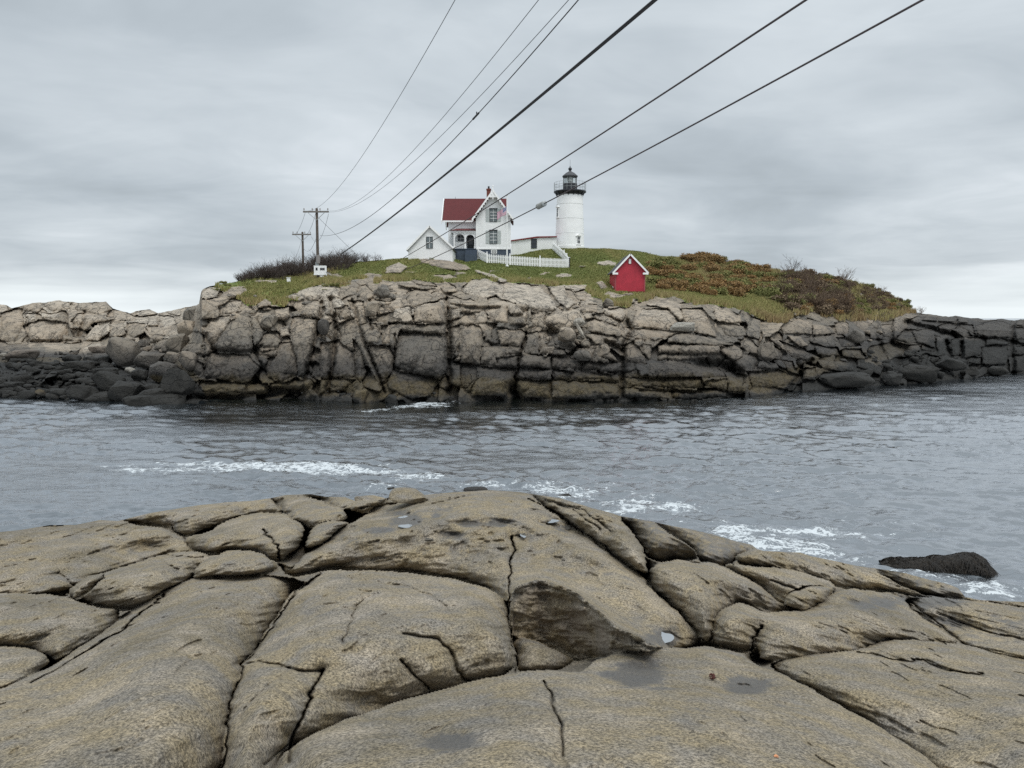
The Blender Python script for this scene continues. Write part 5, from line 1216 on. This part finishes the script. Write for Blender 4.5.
for i, (x, y, rx, ry, rot, kd, lab) in enumerate(B2):
    boulder(x, y, rx, ry, RM[kd][(i*3+1) % 4] if rx < 2.2*ry else SLAB[kd][i % 2], lab, rot=rot, dD=-.55, name='boulder' if rx > 3 else 'rock_sliver')
def rubble(n, x0, x1, y0, y1, key, label, group, smin, smax, seed, ok=None):
    r = random.Random(seed); k = 0
    while k < n:
        x, y = r.uniform(x0, x1), r.uniform(y0, y1)
        if ok and not ok(x, y): continue
        s = r.uniform(smin, smax)*(1+.5*(r.random() < .15))
        o = boulder(x, y, s, s*r.uniform(.38, .65), RS[key][r.randrange(4)], label, 'shore_stone', group, r.uniform(-20, 20), -.1)
        o.rotation_euler.z = r.uniform(0, 6.28) if s < 3 else 0; k += 1
rubble(150, -12, 112, 360, 398, 'k', 'dark wet stone among many on the low shore below the shingle beach', 'dark stones on the low left shore', 1.8, 6.5, 1)
rubble(20, -12, 100, 352, 364, 'g', 'grey stone along the lower edge of the shingle beach', 'grey stones along the shingle', 1.2, 3.5, 9)
rubble(18, 100, 165, 335, 352, 'g', 'grey stone heaped between the left rock wall and the round boulder', 'grey stones below the left rock wall', 2, 5, 2)
rubble(44, 860, 945, 352, 378, 'k', 'dark broken stone in the rubble of the right shore', 'broken stones on the right shore', 2, 5, 3, lambda x, y: y < 386-(x-860)*.08 and y > 350)
rubble(16, 840, 880, 330, 362, 'g', 'grey broken stone in the gully right of the bare shrubs', 'broken stones in the right gully', 1.6, 4, 4)
rubble(26, 300, 455, 391, 400, 'k', 'small wet stone on the gravel strip at the foot of the cliff', 'stones on the gravel strip', 1.0, 2.6, 5)
rubble(16, 545, 612, 325, 358, 'g', 'rubble stone in the hollow above the long ledges', 'rubble stones in the cliff hollow', 1.5, 4, 6, lambda x, y: abs(y-342) < 12)
rubble(10, 372, 398, 285, 322, 'g', 'small stone filling the crack left of the square block', 'stones in the upper crack', 2, 4.5, 7)
rubble(10, 205, 330, 296, 316, 'g', 'small stone at the top of the left cliff below the turf', 'stones along the left cliff top', 2, 4, 8)

# near things on the ledge and in the water
RN = [rock_mesh('boulder', M_NEAR, 500+i, 10+3*i, .05, 5, .66) for i in range(3)]
for rm in RN:
    a = rm.attributes.new('mask', 'FLOAT_COLOR', 'POINT'); a.data.foreach_set('color', np.tile(np.array([.1, 0, 0, 0], np.float32), len(rm.vertices)))
def near_boulder(px, py, rx, ry, z, i, label, rot=0, wet=None, mesh=None):
    D = float(D_at_z(px, py+ry*.5, z)); k = D/F
    o = link('boulder', mesh or RN[i], None, pt(px, py, D)); o.scale = (rx*k, (rx*.8+ry*.4)*k, ry*k); o.rotation_euler = (0, math.radians(-rot), 0)
    tag(o, label, 'rock'); return o
near_boulder(411, 496.5, 21, 6.0, 4.38, 0, 'flat brown stone lying on the crest of the near ledge', -6)
near_boulder(369, 502.5, 17, 6.5, 4.15, 1, 'rounded stone on the skyline of the near ledge left of the flat one', 0)
WM = [rock_mesh('rock', M_WEED, 600+i, 8+4*i, .10, 5, .62) for i in range(2)]
def sea_rock(px, py, rx, ry, label, i=0, lift=.15, rot=0):
    D = float(D_at_z(px, py+ry*.8, 0)); k = D/F
    o = link('sea_rock', WM[i], None, (pt(px, py, D)[0], D, ry*k*lift)); o.scale = (rx*k, rx*k*.5, ry*k*1.25); o.rotation_euler = (0, math.radians(-rot), 0)
    tag(o, label, 'rock'); return o
sea_rock(475, 489, 13, 3.0, 'small black rock awash just beyond the crest of the ledge', 0)
sea_rock(564, 494.5, 8.5, 3.4, 'little black rock in the foam right of the ledge crest', 1)
sea_rock(391, 487.5, 5, 2, 'tiny black rock in the water left of centre', 1)
def weed_rock():
    """low weedy rock: long tail to the left, blunt hump at the right"""
    D = float(D_at_z(935, 567, 0)); k = D/F; x0, x1 = 880, 994
    top = [(880, 558), (886, 554.5), (900, 554.5), (915, 555.5), (928, 554), (940, 551.5), (955, 549), (967, 546.5), (975, 546), (982, 550), (988, 557), (994, 561)]
    nx, na = 150, 60; V = []
    for i in range(nx):
        t = i/(nx-1); x = x0+(x1-x0)*t; yt = np.interp(x, [a for a, b in top], [b for a, b in top])
        h = max((557+7*math.sin(math.pi*min(t*.75+.05, 1))-yt)*k*.92, .03); w = (.10+.34*math.sin(math.pi*min(1, t*.62+.16))**1.4)*(1-max(0, t-.9)*6)
        for j in range(na):
            a = math.pi*1.3*(j/(na-1))-math.pi*.15
            V.append(((x-936)*k*.90, math.cos(a)*w+.55*(.5-t), max(math.sin(a), -.4)*h if math.sin(a) > 0 else math.sin(a)*.5))
    V = np.array(V); n = fbm(V[:, 0]*3+V[:, 1]*2, V[:, 2]*2.2-V[:, 1]*2, 4, 8); n2 = ridged(V[:, 0]*9+V[:, 2]*5, V[:, 1]*3+V[:, 2]*1.2, 3, 4)
    V[:, 2] += .10*n+.03*n2; V[:, 1] -= .08*n+.05*n2; V[:, 0] += .05*n
    me = mesh_np('weedy_rock', V, grid_faces(nx, na), M_WEED, True); a, b = ray(935, 567)
    o = link('weedy_rock', me, None, (float(a*D), D, .0)); tag(o, 'black weed covered rock with a hump at its right end, alone in the water', 'rock')
    # hanging weed
    r = random.Random(4); v = []; f = []
    for _ in range(4200):
        i = r.randrange(len(V)); p = V[i]
        if p[2] < .05: continue
        l = r.uniform(.05, .16); dx = r.uniform(-.12, .12); w = .010; b0 = len(v)
        s = -1 if p[1] < 0 else 1
        v += [(p[0]-w, p[1]-.01, p[2]+.012), (p[0]+w, p[1]-.01, p[2]+.012), (p[0]+dx+w*.5, p[1]+s*.07-.02, max(p[2]-l, -.05)), (p[0]+dx-w*.5, p[1]+s*.07-.02, max(p[2]-l, -.05))]
        f.append((b0, b0+1, b0+2, b0+3))
    w = link('seaweed', mesh_np('seaweed', v, f, M_WEED, False), o)
    w['kind'] = 'stuff'
weed_rock()

# puddles of rain water lying in the hollows of the ledge
t_ = NT('puddle'); t_.b.inputs['IOR'].default_value = 1.33; M_PUD = t_.done((.14, .14, .135), .03)
gl_ = t_.N.new('ShaderNodeBsdfGlossy'); gl_.inputs['Roughness'].default_value = .03; gl_.inputs['Color'].default_value = (.85, .88, .9, 1)
ms_ = t_.N.new('ShaderNodeMixShader'); ms_.inputs[0].default_value = .6; t_.L.new(t_.b.outputs[0], ms_.inputs[1]); t_.L.new(gl_.outputs[0], ms_.inputs[2]); t_.L.new(ms_.outputs[0], t_.N['Material Output'].inputs['Surface'])
def puddle(px, py, rx, ry, label, seed):
    Z = float(fore_fields(np.array([[px]]), np.array([[py]]))[0][0, 0])
    n = 40; r = random.Random(seed); P = []
    r0 = [1+.16*math.sin(2*a+seed)+.12*math.sin(3*a+seed*2) for a in np.linspace(0, 2*math.pi, n, endpoint=False)]
    ang = np.linspace(0, 2*math.pi, n, endpoint=False)
    qx = px+rx*np.array(r0)*np.cos(ang); qy = py+ry*np.array(r0)*np.sin(ang)
    # level sheet a little above the bottom of its hollow
    zl = Z+.008
    c = np.array(pt(px, py, float(D_at_z(px, py, zl))))
    v = [np.array(pt(x, y, float(D_at_z(x, y, zl))))-c for x, y in zip(qx, qy)]
    m = MB().add(v+[np.zeros(3)], [(i, (i+1) % n, n) for i in range(n)])
    o = m.build('puddle', M_PUD, None, False, tuple(c)); tag(o, label, 'puddle', kind='structure')
for q in ((663, 637.5, 9, 6.5, 'bright round puddle at the right foot of the central slab', 1), (405.5, 526, 6, 2, 'small puddle on the left of the upper slab', 2), (404, 517, 5, 1.2, 'thin puddle just behind the small left puddle', 3), (552, 521, 7, 1.6, 'narrow puddle near the crest right of centre', 4),
          (566, 527.5, 5, 1.8, 'small oval puddle right of the narrow one', 5), (523, 534, 3, 3.5, 'tiny puddle at the top of the central crack', 6), (429, 539, 4, 1, 'sliver of water on the left slab', 7)):
    puddle(*q)

def litter():
    # dried dark red sprig of weed and an orange flake on the front slab
    def on(px, py):
        Z = float(fore_fields(np.array([[px]]), np.array([[py]]))[0][0, 0]); return np.array(pt(px, py, float(D_at_z(px, py, Z))))
    c = on(712, 680); m = MB(); r = random.Random(2)
    for i in range(7):
        a = r.uniform(0, 6.28); pts = [np.zeros(3)]
        for q in range(6): pts.append(pts[-1]+np.array([.007*math.cos(a+q*.8*(1 if i % 2 else -1)), .010*math.sin(a+q*.7), .006*(1 if q < 3 else -.6)]))
        m.tube(pts, [.0035, .004, .0045, .004, .003, .002, .001], 5)
    o = m.build('seaweed_sprig', plain('dried_weed', (.07, .018, .012), .8, .3, 40), None, True, tuple(c+np.array([0, 0, .006]))); tag(o, 'curled dark red sprig of dried seaweed on the front slab', 'seaweed')
    c = on(776, 757); m = MB(); m.add([(-.008, -.004, .004), (.006, -.006, .006), (.010, .002, .003), (.001, .006, .008), (-.007, .004, .004)], [(0, 1, 2, 3, 4)]); m.add([(-.008, -.004, .001), (.006, -.006, .001), (.010, .002, .0), (.001, .006, .002), (-.007, .004, .001)], [(4, 3, 2, 1, 0)])
    o = m.build('shell_flake', plain('orange_shell', (.62, .27, .12), .5), None, False, tuple(c)); tag(o, 'tiny orange flake of shell near the bottom edge of the front slab', 'shell')
litter()

# ================================================================ plants of the island
def veg_points(n, cond, seed):
    """random ground points of the island where cond(px, py) holds, weighted by real area"""
    X, Y, Z = ISL['X'], ISL['Y'], ISL['Z']
    ok = cond(ISL['PX'], ISL['PY'], ISL['veg'])
    ax = np.gradient(X, axis=1); ay = np.gradient(Y, axis=0); area = np.abs(ax*ay)*ok
    p = area.ravel()/area.sum(); r = np.random.default_rng(seed)
    i = r.choice(len(p), n, p=p); j = np.clip(i+1, 0, len(p)-1)
    u = r.uniform(0, 1, (n, 1)); V = np.stack([X.ravel(), Y.ravel(), Z.ravel()], -1)
    nc = X.shape[1]; k = np.clip(i+nc, 0, len(p)-1)
    a = V[i]; P = a+(V[j]-a)*u+(V[k]-a)*r.uniform(0, 1, (n, 1)); P[np.linalg.norm(P-a, axis=1) > 1.5] = a[np.linalg.norm(P-a, axis=1) > 1.5]
    return P, ISL['PX'].ravel()[i], ISL['PY'].ravel()[i], ISL['brown'].ravel()[i]
def leafmat(name, stops, rough=.8):
    t = NT(name); c0, c1, c2, _ = t.attr('mask')
    c = t.ramp(c0, stops); c = t.mix(t.math('MULTIPLY', t.rnd(), .35), c, stops[-1][1])
    t.b.inputs['Subsurface Weight'].default_value = 0
    return t.done(c, rough)
M_GRASS = leafmat('grass', [(.0, (.09, .15, .030)), (.35, (.19, .235, .062)), (.6, (.33, .31, .11)), (.85, (.36, .29, .14)), (1., (.24, .16, .075))])
def build_grass():
    n = 90000
    P, px, py, br = veg_points(n, lambda x, y, v: (v > .45)*(1-.6*(x > 780))*(x > 195), 3)
    r = np.random.default_rng(9)
    nz = .5+.5*fbm(P[:, 0]*.35, P[:, 1]*.12, 4, 5)
    near_edge = np.interp(px, [a for a, b in VEGL], [b for a, b in VEGL])-py
    lawn = np.exp(-((px-500)/90)**2)*np.exp(-((py-266)/12)**2)
    tall = np.clip(1-near_edge/9, 0, 1)*(1-lawn)
    col = np.clip(.18+.50*nz+.38*tall*r.uniform(.3, 1, n)-.25*lawn+.25*br+r.normal(0, .09, n), 0, 1)
    h = (.10+.14*nz+.26*tall+.12*br)*(1-.55*lawn)*r.uniform(.6, 1.3, n)
    V = []; A = []
    for b in range(3):
        a = r.uniform(0, 6.28, n); w = .045*r.uniform(.6, 1.4, n); dx = np.cos(a)*w; dy = np.sin(a)*w
        lx = r.normal(0, .10, n)+.05; ly = r.normal(0, .08, n); ox = r.normal(0, .07, n); oy = r.normal(0, .07, n)
        base = P+np.stack([ox, oy, -.03+0*ox], -1)
        tri = np.stack([base-np.stack([dx, dy, 0*dx], -1), base+np.stack([dx, dy, 0*dx], -1), base+np.stack([lx, ly, h+.03], -1)], 1)
        V.append(tri.reshape(-1, 3)); A.append(np.repeat(np.clip(col+r.normal(0, .05, n), 0, 1), 3))
    V = np.concatenate(V); A = np.concatenate(A); Fc = np.arange(len(V)).reshape(-1, 3)
    M = np.stack([A, A, A, np.ones_like(A)], -1)
    o = link('grass', mesh_np('grass', V, Fc, M_GRASS, False, {'mask': M})); tag(o, 'olive and straw coloured grass covering the island top', 'grass', kind='stuff')
build_grass()
def twigs(r, n0, h, spread, thin=.012):
    m_v = []; m_f = []
    def seg(a, b, r0, r1):
        d = b-a; d = d/(np.linalg.norm(d)+1e-9); u = np.cross(d, [0.3, .9, .1]); u /= np.linalg.norm(u)+1e-9; w = np.cross(u, d); k = len(m_v)
        for p, rr in ((a, r0), (b, r1)):
            for i in range(3):
                t = 2.094*i; m_v.append(p+rr*(u*math.cos(t)+w*math.sin(t)))
        for i in range(3): j = (i+1) % 3; m_f.append((k+i, k+j, k+3+j, k+3+i))
    def grow(p, d, L, rad, lev):
        q = p; n = 3
        for i in range(n):
            d = d+r.normal(0, .16, 3)+np.array([0, 0, .06]); d /= np.linalg.norm(d); b = q+d*L/n; seg(q, b, rad*(1-.2*i/n), rad*(1-.2*(i+1)/n)); q = b
            if lev > 0 and i > 0 or lev == 2:
                for _ in range(r.integers(1, 3)):
                    e = d+r.normal(0, .55, 3); e[2] = abs(e[2])*.7+.15; e /= np.linalg.norm(e); grow(q, e, L*r.uniform(.45, .75), rad*.6, lev-1) if lev > 0 else None
    for _ in range(n0):
        a = r.uniform(0, 6.28); s = r.uniform(0, spread); d = np.array([math.cos(a)*s*.9, math.sin(a)*s*.9, 1.]); d /= np.linalg.norm(d)
        grow(np.array([math.cos(a)*s*.35, math.sin(a)*s*.35, -.1]), d, h*r.uniform(.55, .95), thin*2.2, 2)
    return np.array(m_v), np.array(m_f)
M_TWIG = leafmat('twig', [(0, (.045, .034, .028)), (1, (.085, .062, .050))]); M_TWIGB = leafmat('brown_twig', [(0, (.075, .050, .034)), (1, (.15, .10, .065))])
def shrub_meshes(nm, mt, n, seed, **k):
    out = []
    for i in range(n):
        V, Fc = twigs(np.random.default_rng(seed+i), **k); s = np.random.default_rng(i).uniform(0, 1, len(V)//6).repeat(6)[:len(V)]
        s = np.resize(s, len(V)); out.append(mesh_np(nm, V, Fc, mt, True, {'mask': np.stack([s, s, s, s], -1)}))
    return out
BARE = shrub_meshes('bare_twigs', M_TWIG, 4, 40, n0=9, h=1.5, spread=.8, thin=.011); BAREB = shrub_meshes('brown_twigs', M_TWIGB, 4, 60, n0=9, h=1.3, spread=1.0, thin=.011)
def put(name, me, P, s, label, cat, group=None, sz=None):
    o = link(name, me, None, tuple(P)); o.scale = (s, s, s*(sz or 1)); o.rotation_euler = (0, 0, random.uniform(0, 6.28)); tag(o, label, cat, group); return o
rr = random.Random(12)
for i in range(105):
    px = rr.uniform(238, 352); edge = np.interp(px, [238, 262, 290, 345, 352], [.42, .8, 1.0, 1.0, .55]); sk = np.interp(px, [s[0] for s in SKY], [s[1] for s in SKY])
    py = sk+rr.uniform(.3, 1)**1*rr.uniform(0, 9)*min(1, edge)
    D = gD(px, py); put('bare_shrub', BARE[i % 4], np.array(pt(px, py, D))-np.array([0, 0, .1]), edge*rr.uniform(.75, 1.12), 'leafless dark shrub in the thicket around the feet of the utility poles', 'shrub', 'leafless shrubs of the left thicket')
for i in range(9):
    px = rr.uniform(352, 382); py = np.interp(px, [s[0] for s in SKY], [s[1] for s in SKY])+rr.uniform(0, 2)
    put('bare_shrub', BARE[i % 4], pt(px, py, gD(px, py)), rr.uniform(.5, .75)*(1-.4*(px-352)/30), 'thin pale leafless shrub trailing off at the right end of the left thicket', 'shrub', 'thin shrubs right of the thicket')
for i in range(60):
    px = rr.gauss(822, 26); sk = np.interp(px, [s[0] for s in SKY], [s[1] for s in SKY]); py = sk+rr.uniform(3, 36)
    if not 775 < px < 880: continue
    put('bare_shrub', BAREB[i % 4], pt(px, py, gD(px, py)), rr.uniform(.7, 1.25), 'leafless brown shrub on the right slope below the little bare tree', 'shrub', 'leafless brown shrubs of the right slope')
tm = shrub_meshes('tree_twigs', M_TWIG, 1, 90, n0=4, h=2.0, spread=.45, thin=.016)[0]
def dwarf_tree(px, py, s, label):
    D = gD(px, py); e = empty('bare_tree', pt(px, py, D)); tag(e, label, 'tree')
    MB().tube([(0, 0, -.3), (.04, 0, .4*s), (.0, .02, .8*s)], [.07, .055, .04], 7).build('trunk', M_WOOD, e, True)
    c = link('crown', tm, e, (0, 0, .35*s)); c.scale = (s*1.1, s*1.1, s)
dwarf_tree(793, 272.5, .95, 'little bare round headed tree standing up on the right skyline')
put('bare_shrub', BAREB[0], pt(922, 314, gD(922, 314)), .62, 'small lone bare shrub where the hill meets the right rock spit', 'shrub')
def leaf_shrub(nm, mt, seed, n=1500, leaf=.085):
    r = np.random.default_rng(seed); k = 9
    c = r.uniform(-1, 1, (k, 3))*np.array([.6, .6, .16])+np.array([0, 0, .38]); q = c[r.integers(0, k, n)]
    d = r.normal(size=(n, 3)); d /= np.linalg.norm(d, axis=1)[:, None]; p = q+d*r.uniform(.16, .48, (n, 1))*np.array([1, 1, .8]); p[:, 2] = np.abs(p[:, 2])
    a = r.normal(size=(n, 3)); a /= np.linalg.norm(a, axis=1)[:, None]; b = np.cross(a, r.normal(size=(n, 3))); b /= np.linalg.norm(b, axis=1)[:, None]
    s = leaf*r.uniform(.6, 1.3, (n, 1)); V = np.stack([p-a*s, p+b*s*.5, p+a*s, p-b*s*.5], 1).reshape(-1, 3)
    t = np.repeat(np.clip(r.uniform(0, 1, k)[r.integers(0, k, n)]*.4+r.uniform(0, .6, n), 0, 1), 4)
    return mesh_np(nm, V, np.arange(len(V)).reshape(-1, 4), mt, False, {'mask': np.stack([t, t, t, t], -1)})
M_OR = leafmat('rust_leaves', [(0, (.10, .060, .028)), (.4, (.23, .13, .05)), (.75, (.36, .21, .07)), (1, (.15, .12, .05))])
M_OL = leafmat('olive_leaves', [(0, (.09, .10, .03)), (.5, (.17, .18, .055)), (1, (.26, .24, .08))])
M_BR = leafmat('brown_leaves', [(0, (.080, .055, .036)), (.5, (.15, .105, .062)), (1, (.23, .165, .10))])
LS = {'o': [leaf_shrub('rust_shrub', M_OR, 1+i) for i in range(3)], 'l': [leaf_shrub('olive_shrub', M_OL, 11+i) for i in range(3)], 'b': [leaf_shrub('brown_shrub', M_BR, 21+i) for i in range(3)]}
LAB = {'o': ('rusty orange leafy shrub on the hillside right of the red shed', 'rusty shrubs right of the red shed'), 'l': ('low olive green shrub among the rusty ones on the right hill', 'olive shrubs of the right hill'), 'b': ('dull brown leafy shrub on the far right slope of the hill', 'brown shrubs of the far right slope')}
cnt = 0
for i in range(258):
    px = rr.uniform(648, 908); sk = np.interp(px, [s[0] for s in SKY], [s[1] for s in SKY])
    lo = np.interp(px, [648, 660, 690, 765, 785, 850, 908], [282, 290, 296, 298, 312, 316, 308]); py = sk+.3+(lo-sk-.3)*rr.random()
    if px < 665 and py < 262: continue
    k = ('o' if rr.random() < .62 else 'l') if px < 770 else ('b' if rr.random() < .62 else ('l' if rr.random() < .6 else 'o'))
    s = rr.uniform(1.0, 1.6)*(.5 if px > 850 else .95)
    put('leafy_shrub', LS[k][i % 3], np.array(pt(px, py, gD(px, py)))-np.array([0, 0, .1]), s, LAB[k][0], 'shrub', LAB[k][1], rr.uniform(.7, 1.1)); cnt += 1
# tufts of low growth along the turf edge of the left cliff
for i in range(34):
    px = rr.uniform(212, 345); py = np.interp(px, [212, 240, 262, 300, 345], [284, 290, 294, 288, 281])+rr.uniform(-5, 8)
    put('leafy_shrub', LS['l'][i % 3], np.array(pt(px, py, gD(px, py)))-np.array([0, 0, .05]), rr.uniform(.3, .55), 'low olive tuft on the turf edge above the left cliff', 'shrub', 'olive tufts above the left cliff', .7)
